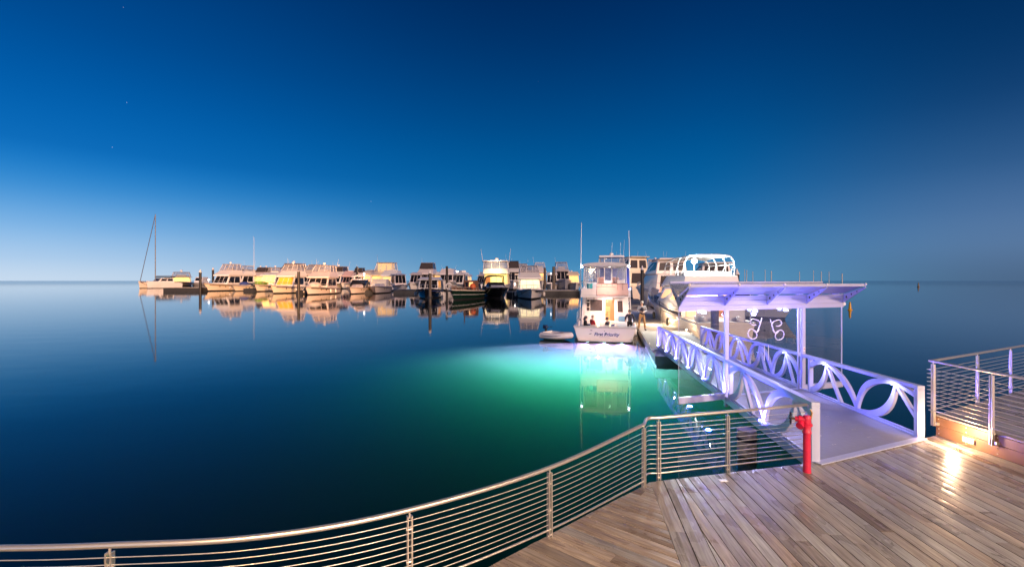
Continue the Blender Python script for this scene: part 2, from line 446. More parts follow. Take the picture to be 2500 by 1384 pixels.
class Planks:
    def __init__(s): s.v = []; s.f = []; s.tone = []; s.uv = []
    def plank(s, poly, z, th, org, ax, tone, k=0, w=1):
        if len(poly) < 3: return
        ar = sum(poly[i][0] * poly[(i + 1) % len(poly)][1] - poly[(i + 1) % len(poly)][0] * poly[i][1] for i in range(len(poly))) / 2
        if abs(ar) < .0015: return
        if ar < 0: poly = poly[::-1]
        o = len(s.v); n = len(poly); zz = z + RND.uniform(-.0025, .0025)
        s.v += [(p[0], p[1], zz) for p in poly] + [(p[0], p[1], zz - th) for p in poly]
        s.f.append([o + i for i in range(n)])
        for i in range(n):
            j = (i + 1) % n; s.f.append([o + i, o + n + i, o + n + j, o + j])
        ro = RND.uniform(0, 50)
        for f in s.f[-(n + 1):]:
            for i in f:
                p = s.v[i]; dx, dy = p[0] - org[0], p[1] - org[1]
                s.uv.append((dx * ax[1] - dy * ax[0] + ro, dx * ax[0] + dy * ax[1] + ro * .37)); s.tone.append((tone[0], tone[1], (dx * ax[1] - dy * ax[0] - k) / w, 1))
    def region(s, z, org, ang, w, gap, c0, c1, a0, a1, planes, warm, th=.03, lens=(1.8, 4.2)):
        """planks along angle ang (0 = +Y, positive to +X); across from c0 to c1, along a0..a1, clipped"""
        ax = (math.sin(ang), math.cos(ang)); cr = (ax[1], -ax[0])
        k = c0
        while k < c1:
            a = a0 - RND.uniform(0, 3)
            while a < a1:
                l = RND.uniform(*lens)
                q = [(k + gap / 2, a + .001), (k + w - gap / 2, a + .001), (k + w - gap / 2, a + l - .0015), (k + gap / 2, a + l - .0015)]
                q = [(org[0] + cr[0] * u + ax[0] * t, org[1] + cr[1] * u + ax[1] * t) for u, t in q]
                for n, cc in planes:
                    q = clip(q, n, cc)
                    if len(q) < 3: break
                g = max(0, min(1, RND.gauss(1 - warm, .30)))
                if len(q) >= 3: s.plank(q, z, th, org, ax, (max(0, min(1, RND.gauss(.5, .36))), g, 0, 1), k, w)
                a += l
            k += w
    def build(s, name, m):
        me = bpy.data.meshes.new(name); me.from_pydata(s.v, [], s.f); me.materials.append(m)
        ca = me.color_attributes.new('tone', 'FLOAT_COLOR', 'CORNER'); uv = me.uv_layers.new(name='UVMap')
        for i, (t, u) in enumerate(zip(s.tone, s.uv)): ca.data[i].color = t; uv.data[i].uv = u
        bm = bmesh.new(); bm.from_mesh(me); bmesh.ops.recalc_face_normals(bm, faces=bm.faces); bm.to_mesh(me); bm.free()
        o = bpy.data.objects.new(name, me); COL.objects.link(o); return o

def xy(p): return (p.x, p.y)
Z = DECK
ANG = math.atan2(60, 1100)
SEAM0, SEAM1 = xy(P(1588, 1176, Z)), xy(P(1664, 1384, Z))
EDGE_A, EDGE_B = xy(P(1588, 1176, Z)), xy(P(1990, 1128, Z))
EDGE_C = xy(P(2286, 1062, Z))
FAS0, FAS1 = xy(P(2286, 1062, Z)), xy(P(2500, 1138, Z))
FASD = ((FAS1[0] - FAS0[0]), (FAS1[1] - FAS0[1]))
FAR_F = (FAS0[0] + FASD[0] * 8, FAS0[1] + FASD[1] * 8)
WEDGE = [P(1588, 1176, Z), P(1450, 1247, Z), P(1338, 1306, Z), P(1190, 1384, Z), P(760, 1520, Z), P(200, 1560, Z), P(-700, 1560, Z)]

WOOD = wood_mat('weathered_hardwood', (.27, .215, .17), (.62, .52, .42), (.52, .52, .51), .34)
def unit(a, b):
    l = math.hypot(b[0] - a[0], b[1] - a[1]); return ((b[0] - a[0]) / l, (b[1] - a[1]) / l)
def build_decks():
    pk = Planks()
    sd = unit(SEAM0, SEAM1)                                   # towards the camera
    off = lambda p, k: (p[0] - sd[1] * k, p[1] + sd[0] * k)    # to the east of the seam
    e0, e1 = half(EDGE_A, EDGE_B), half(EDGE_B, EDGE_C)
    # two border boards along the seam
    sang = math.atan2(-sd[0], -sd[1])
    pk.region(Z, SEAM0, sang, .19, .011, 0, .37, -12, 1, [e0], .6)
    seam2 = (off(SEAM0, .385), off(SEAM1, .385))
    # main boards, in two bays split at the gangway corner
    ax = (math.sin(ANG), math.cos(ANG)); EB2 = (EDGE_B[0] + ax[0], EDGE_B[1] + ax[1])
    nL, cL = half(EDGE_B, EB2)
    bayL = (-nL[0], -nL[1]), -cL; bayR = (nL[0], nL[1]), cL
    # pick signs: left bay contains the seam
    def inside(h, p): return h[0][0] * p[0] + h[0][1] * p[1] <= h[1]
    if not inside(bayL, SEAM1): bayL, bayR = bayR, bayL
    def orient(h, p): return h if inside(h, p) else ((-h[0][0], -h[0][1]), -h[1])
    inner = xy(P(2000, 1300, Z))
    e0, e1 = orient(e0, inner), orient(e1, inner)
    s2 = orient(half(*seam2), inner); fs = orient(half(FAS0, FAR_F), inner)
    pk.region(Z, EDGE_B, ANG, .158, .011, -.158 * 26, 0, -14, 4, [bayL, e0, s2], .32)
    pk.region(Z, EDGE_B, ANG, .158, .011, 0, .158 * 40, -14, 6, [e1, fs], .45)
    # wedge bay
    wi = xy(P(1500, 1340, Z)); s1 = orient(half(SEAM0, SEAM1), wi)
    for i in range(len(WEDGE) - 1):
        a, b = xy(WEDGE[i]), xy(WEDGE[i + 1])
    planes = [s1] + [orient(half(xy(WEDGE[i]), xy(WEDGE[i + 1])), wi) for i in (0, 1, 2)]
    pk.region(Z, SEAM0, math.radians(-52), .158, .011, -.158 * 70, .158 * 12, -8, 8, planes, .95)
    struct(pk.build('deck', WOOD))
    # bearers and edge boards under the deck
    mb = MB()
    pts = [V((*EDGE_C, 0)), V((*EDGE_B, 0)), V((*EDGE_A, 0))] + [V((p.x, p.y, 0)) for p in WEDGE[1:]]
    for a, b in zip(pts, pts[1:]):
        d = (b - a).normalized(); inn = V((-d.y, d.x, 0)) if (V((1.5, 2.5, 0)) - a).dot(V((-d.y, d.x, 0))) > 0 else V((d.y, -d.x, 0))
        k0, k1 = inn * .012, inn * .07
        mb.hexa([a + k0 + V((0, 0, Z - .30)), b + k0 + V((0, 0, Z - .30)), b + k1 + V((0, 0, Z - .30)), a + k1 + V((0, 0, Z - .30))],
                [a + k0 + V((0, 0, Z - .034)), b + k0 + V((0, 0, Z - .034)), b + k1 + V((0, 0, Z - .034)), a + k1 + V((0, 0, Z - .034))])
    # dark sub-floor seen through the gaps
    mb.add([(p.x, p.y, Z - .05) for p in pts] + [(-8, -8, Z - .05), (14, -8, Z - .05)], [list(range(len(pts) + 2))])
    struct(mb.build('deck_bearers', DARKBEAM))
    # raised deck on the right
    ZR = Z + .385
    B0, B1 = xy(P(2300, 1002, ZR)), xy(P(2500, 947, ZR))
    c0 = FAS0
    pr = Planks(); ri = xy(P(2450, 1010, ZR))
    fd = unit(FAS0, FAS1); fang = math.atan2(-fd[0], -fd[1])
    bk = orient(half((c0[0], c0[1] + .02), (c0[0] + (B1[0] - B0[0]), c0[1] + .02 + (B1[1] - B0[1]))), ri)
    fr = orient(half(FAS0, FAR_F), ri)
    pr.region(ZR, FAS0, fang, .158, .011, -.158 * 60, .158 * 60, -14, 12, [fr, bk], .55)
    struct(pr.build('raised_deck', WOOD))
    fw = Planks()
    # fascia: three stacked horizontal boards
    n = V((-fd[1], fd[0], 0)); n = n if n.x < 0 else -n
    a = V((*FAS0, 0)); b = V((*FAR_F, 0))
    fm = mat('fascia_hardwood', (.24, .115, .06), .5, var=.4, nscale=3, bump=.4)
    mb = MB(); hs = [.0, .20, .355]
    for i in range(2):
        z0, z1 = Z + hs[i] + .004, Z + hs[i + 1] - .004
        t = n * (.0 if i == 0 else .006)
        mb.hexa([a + t + V((0, 0, z0)), b + t + V((0, 0, z0)), b - n * .04 + V((0, 0, z0)), a - n * .04 + V((0, 0, z0))],
                [a + t + V((0, 0, z1)), b + t + V((0, 0, z1)), b - n * .04 + V((0, 0, z1)), a - n * .04 + V((0, 0, z1))])
    bd = V((B1[0] - B0[0], B1[1] - B0[1], 0)).normalized()
    mb.bar(a + bd * .05 + V((0, 0, Z + .12)), a + bd * 14 + V((0, 0, Z + .12)), .05, .46)
    struct(mb.build('raised_deck_fascia', fm))
    mb = MB(); k = .05
    for i in range(14):
        p = a + (b - a).normalized() * (k + i * .5) + n * .004
        for z in (.05, .14, .24, .32): mb.ball(p + V((0, 0, Z + z)), .011, 6)
    struct(mb.build('raised_deck_bolts', STEEL))
    return ZR, a, n, bd, V((*fd, 0))
ZR, FASA, FASN, BACKD, FASDIR = build_decks()

# ================================================================== RAILINGS
RAILPIX = [(-420, 1338, .78), (0, 1337, .78), (268, 1330, .78), (640, 1309, .78), (1000, 1244, .78), (1342, 1141, .785), (1572, 1036, .88)]
def railing():
    r = thing('cable_railing', 'long steel cable railing curving along the lower deck edge to the gangway', 'railing', P(1588, 1176, Z))
    left = []
    for x, y, h in RAILPIX:
        p = P(x, y, Z + h); left.append((V((p.x, p.y, 0)), h))
    ea, eb = V((*EDGE_A, 0)), V((*EDGE_B, 0)); ed = (eb - ea).normalized(); en = V((-ed.y, ed.x, 0))
    rp = [(ea + ed * .17 + en * .06, .895), (ea + ed * 1.35 + en * .06, .90), (eb - ed * .10 + en * .06, .91)]
    allp = left + [(ea + V((-.02, .09, 0)), .895)] + rp
    path = [V((p.x, p.y, h)) for p, h in left]
    sm = smooth_path(path, 8)
    corner = V((ea.x - .02, ea.y + .075, .89))
    sm = sm[:-1] + smooth_path([sm[-1], corner * 1.0, V((*rp[0][0].xy, .895))], 6)
    sm += [V((*rp[1][0].xy, .90)), V((*rp[2][0].xy, .91))]
    def run(zf, rad, n=8): return MB().tube([V((p.x, p.y, Z + zf(p.z))) for p in sm], rad * .88, n)
    run(lambda h: h, .027, 12).build('handrail', CHROME, r, smooth='all', world=True)
    run(lambda h: .085, .013, 8).build('bottom_rail', CHROME, r, smooth='all', world=True)
    for k in range(1, 11):
        run(lambda h: .085 + (h - .10) * k / 11.4, .0050, 6).build('cable', STEEL, r, smooth='all', world=True)
    posts = [left[0], left[2], left[4], left[5], left[6]] + [rp[0], rp[1]]
    for p, h in posts:
        i = min(range(len(sm)), key=lambda j: (sm[j].xy - p.xy).length)
        d = sm[min(i + 1, len(sm) - 1)] - sm[max(i - 1, 0)]; d.z = 0; d.normalize(); nn = V((-d.y, d.x, 0))
        mb = MB()
        for t in (-.019, .019):
            c0 = p + d * t
            mb.hexa([c0 + d * a * .0065 + nn * b * .026 + V((0, 0, Z - .20)) for a, b in ((-1, -1), (1, -1), (1, 1), (-1, 1))],
                    [c0 + d * a * .0065 + nn * b * .020 + V((0, 0, Z + h - .055)) for a, b in ((-1, -1), (1, -1), (1, 1), (-1, 1))])
        for zz in (-.1, .02, .3, .6): mb.tube([p - d * .03 + V((0, 0, Z + zz * 1.0)), p + d * .03 + V((0, 0, Z + zz))], .011, 6)
        po = mb.build('post', CHROME, r, world=True)
        MB().tube([p + V((0, 0, Z + h - .075)), p + V((0, 0, Z + h - .02))], .0095, 8).build('saddle', CHROME, po, smooth=True, world=True)
    return r
railing()

def railing_raised():
    c = FASA + FASN * .05 + V((.0, .05, 0))
    r = thing('cable_railing', 'steel cable railing turning the corner of the raised deck on the right', 'railing', (c.x, c.y, Z))
    H = ZR + 1.0
    fr = [c + FASDIR * k for k in (.04, 1.05, 2.25, 3.5)]
    bk = [c + BACKD * k for k in (2.02, 3.75, 5.6)]
    def run(z, rad, bulge=.0, n=6):
        pts = [bk[-1], c + BACKD * .10]
        if bulge:
            o = (-BACKD - FASDIR).normalized()
            pts += [c + o * bulge + V((0, 0, 0))]
        pts += [c + FASDIR * .10, fr[-1]]
        pts = [V((p.x, p.y, z)) for p in pts]
        if bulge: pts = pts[:1] + smooth_path(pts[1:4], 5) + pts[4:]
        return MB().tube(pts, rad, n)
    run(H, .025, .02, 12).build('handrail', CHROME, r, smooth='all', world=True)
    run(ZR + .075, .013, .03, 8).build('bottom_rail', CHROME, r, smooth='all', world=True)
    for k in range(1, 11): run(ZR + .075 + .84 * k / 11, .005, .06).build('cable', STEEL, r, smooth='all', world=True)
    for p, d, zb in [(fr[0], FASDIR, Z + .18), (fr[1], FASDIR, Z + .18), (fr[2], FASDIR, Z + .18), (bk[0], BACKD, ZR - .10), (bk[1], BACKD, ZR - .10)]:
        nn = V((-d.y, d.x, 0)); mb = MB()
        for t in (-.019, .019):
            c0 = p + d * t
            mb.hexa([c0 + d * a * .0065 + nn * b * .026 + V((0, 0, zb)) for a, b in ((-1, -1), (1, -1), (1, 1), (-1, 1))],
                    [c0 + d * a * .0065 + nn * b * .020 + V((0, 0, H - .055)) for a, b in ((-1, -1), (1, -1), (1, 1), (-1, 1))])
        po = mb.build('post', CHROME, r, world=True)
        MB().tube([p + V((0, 0, H - .075)), p + V((0, 0, H - .02))], .0095, 8).build('saddle', CHROME, po, smooth=True, world=True)
        if d is FASDIR: MB().box(p + d * .06 - FASN * .02 + V((0, 0, zb + .05)), (.05, .04, .05)).build('bracket', STEEL, po, world=True)
railing_raised()

# wall light on the fascia and small deck plate
def deck_bits():
    p = FASA + (V((*FAS1, 0)) - FASA) * .42 + FASN * .0; p.z = Z + .115
    t = thing('step_light', 'glowing warm step light set low in the raised deck fascia', 'light', p)
    d = FASDIR; n = FASN
    MB().bar(p - d * .10 + n * .012, p + d * .10 + n * .012, .03, .10).build('housing', STEEL, t, world=True, bevel=.004)
    MB().bar(p - d * .075 + n * .032, p + d * .075 + n * .032, .012, .06).build('lens', E_LAMPY, t, world=True)
    lamp('step_lamp', n * .30 + V((0, 0, .12)), (1, .64, .36), 48, radius=.05, parent=t)
    q = P(1765, 1172, Z + .006)
    t = thing('deck_plate', 'small square metal plate let into the boards near the railing', 'plate', q)
    MB().box((0, 0, 0), (.12, .08, .006), ANG).build('cover', STEEL, t, bevel=.002)
deck_bits()

# red hydrant
def hydrant():
    p = P(1970, 1152, Z)
    t = thing('hydrant', 'red standpipe hydrant beside the end post of the gangway', 'hydrant', p)
    MB().lathe([(.001, 0), (.062, 0), (.062, .03), (.058, .05), (.056, .58), (.066, .59), (.066, .62), (.058, .63), (.058, .70), (.066, .70), (.082, .705), (.082, .735), (.062, .74), (.060, .80), (.058, .845), (.045, .86), (.001, .865)], n=20).build('standpipe', RED, t, smooth=True)
    MB().lathe([(.05, 0), (.05, -.09), (.056, -.09), (.056, -.12), (.04, -.122), (.04, -.17)], (0, 0, .79), 16, 'x').build('outlet_arm', RED, t, smooth=True)
    # branch outlet with cap pointing to the viewer and down
    a = V((-.075, -.02, .745)); d = V((-.35, -.75, -.35)).normalized()
    MB().tube([a, a + d * .06, a + d * .061, a + d * .10], [.042, .042, .058, .056], 16).build('outlet_cap', RED, t, smooth=True)
    MB().tube([V((-.17, 0, .79)), V((-.235, 0, .79))], [.02, .016], 10).build('spindle', BRASS, t, smooth=True)
    hw = MB(); c = V((-.235, 0, .79))
    hw.tube([c + V((0, math.cos(k * PI / 10) * .085, math.sin(k * PI / 10) * .085)) for k in range(20)], .013, 8, True)
    for k in range(5):
        an = k * 2 * PI / 5; hw.tube([c, c + V((0, math.cos(an) * .085, math.sin(an) * .085))], .010, 6)
    hw.ball(c, .026, 10)
    o = hw.build('handwheel', NAVYP, t, smooth=True)
    MB().tube([V((.055, .03, .80)), V((.075, .03, .90)), V((.05, .03, .95))], [.016, .014, .01], 8).build('air_valve', BRASS, t, smooth=True)
    t.rotation_euler = (0, 0, math.radians(-28)); t.scale = (.9, .9, 1.0)
hydrant()

# promenade lamps and floodlight masts on the shore behind the viewpoint: they light the deck and the moored boats
def shore_lamps():
    for x, y, z, pw, col, lab in ((-2.6, -1.2, 4.6, 2000, (1, .66, .32), 'promenade lamp left of the deck bend'), (6.6, -.6, 4.6, 2300, (1, .74, .45), 'promenade lamp beside the raised deck'), (2.6, -3.2, 5.2, 1300, (1, .84, .66), 'promenade lamp at the back of the deck')):
        t = thing('promenade_lamp', 'tall warm ' + lab, 'lamp', (x, y, DECK), group='promenade lamps along the deck')
        MB().tube([(0, 0, 0), (0, 0, z - .25)], [.06, .045], 10).build('column', ALU, t, smooth=True)
        MB().lathe([(.05, z - .26), (.16, z - .22), (.17, z - .12), (.10, z - .02)], n=16).build('lens', E_LAMPY, t, smooth=True)
        MB().lathe([(.24, z - .015), (.20, z + .03), (.04, z + .07)], n=16).build('hood', ALU, t, smooth=True)
        lamp('promenade_light', (0, 0, z - .36), col, pw, radius=.14, parent=t)
    for x, y, z, aim, ang, pw, col, lab in ((14, -14, 11, (-97, 158, 1), 26, 2000000, (1, .47, .18), 'orange floodlight mast on the shore behind the deck'),):
        t = thing('floodlight_mast', 'tall ' + lab, 'lamp', (x, y, 0), group='floodlight masts on the shore')
        MB().tube([(0, 0, 0), (0, 0, z)], [.18, .10], 10).build('mast', ALU, t, smooth=True)
        MB().box((0, .25, z), (.9, .3, .4)).build('lamp_head', ALU, t, bevel=.03); MB().box((0, .41, z), (.8, .02, .32)).build('lens', E_LAMPY, t)
        lamp('flood', (0, .7, z), col, pw, 'SPOT', radius=.4, parent=t, direction=V(aim) - V((x, y, z)), angle=ang, blend=.35)
shore_lamps()

# ================================================================== GANGWAY
GL0, GL1 = P(1992, 1130, DECK), V((6.94, 21.3, .55))
GR0, GR1 = P(2249, 1069, DECK), V((8.96, 21.3, .55))
GL0.z = GR0.z = DECK + .012
GDIR = (GL1 - GL0); GDIR.z = 0; GDIR.normalize()
GATE0, GATE1 = V((5.47, 11.5, .69)), V((7.98, 12.36, .69))
GATED = V((GATE1.x - GATE0.x, GATE1.y - GATE0.y, 0)); GATEW = GATED.length; GATED.normalize()
def gangway():
    t = thing('gangway', 'white gangway tinted with violet light, arched openwork sides sloping down to the dock', 'gangway', ((GL0.x + GR0.x) / 2, (GL0.y + GR0.y) / 2, DECK))
    # floor
    a, b, c, d = GL0, GR0, GR1, GL1
    dn = V((0, 0, -.10))
    ins = (GR0 - GL0).normalized() * .08
    mb = MB(); mb.hexa([a + ins + dn, b - ins + dn, c - ins + dn, d + ins + dn], [a + ins, b - ins, c - ins, d + ins])
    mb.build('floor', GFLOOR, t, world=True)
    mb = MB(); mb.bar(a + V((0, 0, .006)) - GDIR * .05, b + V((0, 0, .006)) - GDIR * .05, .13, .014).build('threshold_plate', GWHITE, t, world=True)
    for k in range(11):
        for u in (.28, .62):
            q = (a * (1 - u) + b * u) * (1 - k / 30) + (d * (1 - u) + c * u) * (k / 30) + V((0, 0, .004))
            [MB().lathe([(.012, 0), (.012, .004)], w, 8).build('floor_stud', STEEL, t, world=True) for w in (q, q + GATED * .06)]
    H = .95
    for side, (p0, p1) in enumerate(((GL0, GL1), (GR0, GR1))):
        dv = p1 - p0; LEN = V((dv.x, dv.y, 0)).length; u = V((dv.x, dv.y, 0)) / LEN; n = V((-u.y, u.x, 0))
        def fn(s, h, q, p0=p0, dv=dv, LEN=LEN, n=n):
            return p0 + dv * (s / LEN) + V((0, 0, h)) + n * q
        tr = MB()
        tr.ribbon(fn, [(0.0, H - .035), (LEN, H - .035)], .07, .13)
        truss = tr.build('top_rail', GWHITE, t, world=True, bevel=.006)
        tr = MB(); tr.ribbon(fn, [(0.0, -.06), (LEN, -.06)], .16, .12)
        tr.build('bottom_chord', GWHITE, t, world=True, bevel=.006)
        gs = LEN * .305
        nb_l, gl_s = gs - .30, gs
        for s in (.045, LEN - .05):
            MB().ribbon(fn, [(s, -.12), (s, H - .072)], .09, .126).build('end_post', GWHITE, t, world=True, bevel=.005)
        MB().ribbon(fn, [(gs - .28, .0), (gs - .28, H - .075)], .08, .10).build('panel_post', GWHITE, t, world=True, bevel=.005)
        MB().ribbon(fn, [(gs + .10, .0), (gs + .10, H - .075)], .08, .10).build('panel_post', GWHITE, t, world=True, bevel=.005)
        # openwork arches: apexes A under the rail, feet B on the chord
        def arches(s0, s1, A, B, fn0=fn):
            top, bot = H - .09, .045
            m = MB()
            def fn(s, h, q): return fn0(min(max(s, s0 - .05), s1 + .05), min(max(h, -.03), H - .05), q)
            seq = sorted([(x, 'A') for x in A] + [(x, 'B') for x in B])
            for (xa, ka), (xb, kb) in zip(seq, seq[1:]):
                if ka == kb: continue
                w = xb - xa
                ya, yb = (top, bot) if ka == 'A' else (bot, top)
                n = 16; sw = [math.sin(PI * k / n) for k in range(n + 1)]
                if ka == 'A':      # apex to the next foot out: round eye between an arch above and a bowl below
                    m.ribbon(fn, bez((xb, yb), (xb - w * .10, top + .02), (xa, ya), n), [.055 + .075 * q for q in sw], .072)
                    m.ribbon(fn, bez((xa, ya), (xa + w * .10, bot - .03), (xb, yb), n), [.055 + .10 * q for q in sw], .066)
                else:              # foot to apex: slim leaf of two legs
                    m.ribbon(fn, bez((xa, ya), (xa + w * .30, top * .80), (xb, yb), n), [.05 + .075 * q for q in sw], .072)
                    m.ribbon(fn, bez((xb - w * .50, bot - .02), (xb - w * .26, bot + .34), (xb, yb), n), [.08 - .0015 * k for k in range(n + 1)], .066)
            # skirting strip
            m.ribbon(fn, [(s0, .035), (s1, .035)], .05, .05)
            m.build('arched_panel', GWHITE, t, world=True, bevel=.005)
        # near bay (0 .. gate), far bay (gate .. end); s runs away from the deck, so the sequence is mirrored
        nb = gs - .30
        A1 = [nb * .167, nb * .80]; B1 = [-.30 * nb + .0, nb * .484, nb * 1.10]
        arches(.08, nb, A1, B1)
        fb0, fb1 = gs + .12, LEN - .08; per = (fb1 - fb0) / 5
        A2 = [fb0 + per * (k + .5) for k in range(5)]; B2 = [fb0 + .02] + [fb0 + per * (k + 1) - .02 for k in range(5)]
        arches(fb0, fb1, A2, B2)
        # LED lights: at the feet on the left truss (facing out), at the apexes of the right one (facing in)
        spots = ([(nb * .50, .07), (gs + .02, .04)] + [(x, .06) for x in B2[1:]]) if side == 0 else ([(x, H - .10) for x in A1] + [(A2[0], H - .10), (A2[2], H - .1)])
        for i, (s, h) in enumerate(spots):
            q = .085
            pos = fn(s, h, q)
            MB().ball(pos, .022 if side == 0 else .016, 8).build('led_light', E_LED, t, world=True)
            lamp('led_lamp', fn(s, h + (.02 if side == 0 else -.02), q + .26) - V(t.location), (.11, .09, 1) if side == 0 else (.38, .36, 1), 520 if side == 0 else 34, 'SPOT', radius=.04, parent=t, direction=-n * .8 + V((0, 0, .9 if side == 0 else -.7)), angle=125)
    for s, q, pw in ((gl_s + .5, .55, 2400), (gl_s + 2.6, .5, 1500)):
        p = GL0 + (GL1 - GL0) * (s / (GL1 - GL0).length) - GATED * q; p.z = -.30
        lamp('blue_water_fill', p - V(t.location) - V((0, 0, .12)), (.012, .05, 1), pw, radius=.06, parent=t)  # added unseen lamps below water, standing for LED light sinking in
    # floor washers along the inside of the left truss
    for k in range(5):
        s = 1.2 + k * 2.6
        p = GL0 + (GL1 - GL0) * (s / (GL1 - GL0).length) + GATED * .22 + V((0, 0, .62))
        lamp('floor_wash', p - V(t.location), (.42, .42, 1), 13, radius=.04, parent=t)
gangway()

def _gs(): pass
def gate_shelter():
    t = thing('gate_shelter', 'glazed security gate with a winged canopy tinted with violet light spanning the gangway', 'shelter', ((GATE0.x + GATE1.x) / 2, (GATE0.y + GATE1.y) / 2, .69))
    W = GATEW; g = GATED; v = -GDIR
    def fn(k, z, q=0): p = GATE0 + g * k + v * q; return V((p.x, p.y, z))
    k0, k1 = -.56 * W, 1.572 * W
    zt = 3.00
    for k in (0, W):
        mb = MB(); mb.hexa([fn(k - .06, .45, -.06), fn(k + .06, .45, -.06), fn(k + .06, .45, .06), fn(k - .06, .45, .06)],
                           [fn(k - .06, zt, -.06), fn(k + .06, zt, -.06), fn(k + .06, zt, .06), fn(k - .06, zt, .06)])
        mb.build('post', GWHITE, t, world=True, bevel=.006)
    for k in (W - .17,):
        mb = MB(); mb.hexa([fn(k - .03, .70, -.03), fn(k + .03, .70, -.03), fn(k + .03, .70, .03), fn(k - .03, .70, .03)],
                           [fn(k - .03, zt, -.03), fn(k + .03, zt, -.03), fn(k + .03, zt, .03), fn(k - .03, zt, .03)])
        mb.build('door_jamb', GWHITE, t, world=True, bevel=.004)
    # slatted fascia band
    mb = MB()
    for i in range(3):
        z0 = 2.90 + i * .125
        mb.hexa([fn(k0, z0, -.05), fn(k1, z0, -.05), fn(k1, z0, .075), fn(k0, z0, .075)], [fn(k0, z0 + .112, -.05), fn(k1, z0 + .112, -.05), fn(k1, z0 + .112, .075), fn(k0, z0 + .112, .075)])
    mb.hexa([fn(k0 + .02, 2.92, -.04), fn(k1 - .02, 2.92, -.04), fn(k1 - .02, 2.92, .05), fn(k0 + .02, 2.92, .05)], [fn(k0 + .02, 3.26, -.04), fn(k1 - .02, 3.26, -.04), fn(k1 - .02, 3.26, .05), fn(k0 + .02, 3.26, .05)])
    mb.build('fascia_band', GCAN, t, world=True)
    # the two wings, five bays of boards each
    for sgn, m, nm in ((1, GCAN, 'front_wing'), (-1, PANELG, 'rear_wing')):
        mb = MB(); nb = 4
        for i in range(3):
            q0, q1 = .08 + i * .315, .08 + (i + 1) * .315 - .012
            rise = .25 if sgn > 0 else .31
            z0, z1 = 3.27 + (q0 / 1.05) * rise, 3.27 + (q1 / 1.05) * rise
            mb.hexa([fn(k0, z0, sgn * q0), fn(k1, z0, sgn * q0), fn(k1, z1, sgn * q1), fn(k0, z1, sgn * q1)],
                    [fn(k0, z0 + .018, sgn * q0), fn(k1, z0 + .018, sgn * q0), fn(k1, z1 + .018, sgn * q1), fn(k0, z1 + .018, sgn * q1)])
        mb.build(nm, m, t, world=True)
        zr = 3.50 if sgn > 0 else 3.555; mb = MB(); mb.hexa([fn(k0, zr, sgn * 1.03), fn(k1, zr, sgn * 1.03), fn(k1, zr, sgn * 1.07), fn(k0, zr, sgn * 1.07)], [fn(k0, zr + .07, sgn * 1.03), fn(k1, zr + .07, sgn * 1.03), fn(k1, zr + .07, sgn * 1.07), fn(k0, zr + .07, sgn * 1.07)])
        mb.build('edge_trim', GCAN, t, world=True)
        nr = 5
        for i in range(nr):
            k = k0 + .02 + (k1 - k0 - .04) * i / (nr - 1)
            w = .014
            mb = MB(); tri = [(.076, 3.02), (.10, 3.262), (1.09, 3.49), (1.10, 3.46)] if sgn > 0 else [(.076, 3.02), (.10, 3.262), (1.09, 3.55), (1.10, 3.52)]
            A = [fn(k - w, z, sgn * q) for q, z in tri]; B = [fn(k + w, z, sgn * q) for q, z in tri]
            mb.hexa(A, B)
            rib = mb.build('rib', GCAN, t, world=True)
            for (q, z, r) in ((.27, 3.20, .035), (.50, 3.28, .028), (.74, 3.36, .020)):
                c = fn(k, z, sgn * q); MB().tube([c - g * (w + .003), c + g * (w + .003)], r, 10).build('hole', DARKBEAM, rib, world=True)
            if sgn == 1: MB().ball(fn(k, 3.555, 1.09), .03, 8).build('tip_cap', CAPW, rib, world=True)
    # glass
    def pane(nm, ka, kb, za, zb, par, q=0):
        mb = MB(); mb.hexa([fn(ka, za, q - .006), fn(kb, za, q - .006), fn(kb, za, q + .006), fn(ka, za, q + .006)], [fn(ka, zb, q - .006), fn(kb, zb, q - .006), fn(kb, zb, q + .006), fn(ka, zb, q + .006)])
        return mb.build(nm, GLASS, par, world=True)
    mid = W * .50
    dl = pane('glass_door', .07, mid - .008, .74, 2.88, t); dr = pane('glass_door', mid + .008, W - .21, .74, 2.88, t)
    pane('wing_glass', k0 + .03, -.07, .80, 2.88, t); pane('wing_glass', W + .07, k1 - .03, .80, 2.88, t)
    # lit glass edge on the outer right, slim one on the left
    for k, r in ((k1 - .02, .016), (k0 + .015, .008)):
        MB().tube([fn(k, .78), fn(k, 2.90)], r, 8).build('edge_post', GWHITE, t, world=True)
    # support beams reaching out under the wing glass
    for ka, kb in ((k0, -.062), (W + .062, k1)):
        mb = MB(); mb.hexa([fn(ka, .64, -.06), fn(kb, .64, -.06), fn(kb, .64, .06), fn(ka, .64, .06)], [fn(ka, .79, -.06), fn(kb, .79, -.06), fn(kb, .79, .06), fn(ka, .79, .06)])
        mb.build('outrigger_beam', GWHITE, t, world=True, bevel=.006)
    MB().hexa([fn(0, .58, -.06), fn(W, .58, -.06), fn(W, .58, .06), fn(0, .58, .06)], [fn(0, .715, -.06), fn(W, .715, -.06), fn(W, .715, .06), fn(0, .715, .06)]).build('sill_beam', GWHITE, t, world=True)
    # scroll emblems on the doors
    N = g.cross(V((0, 0, 1)))
    def at(px, py):
        # picture point of the photograph carried onto the gate plane
        r = V(((px - CX) / F, 1, -(py - HY) / F)); n2 = V((-g.y, g.x, 0)); o = V((0, 0, CAMZ))
        s = (GATE0 - o).dot(n2) / r.dot(n2); return o + r * s - V((-g.y, g.x, 0)) * .016
    def crop(x, y): return at(1560 + x / 3.295, 660 + y / 3.295)
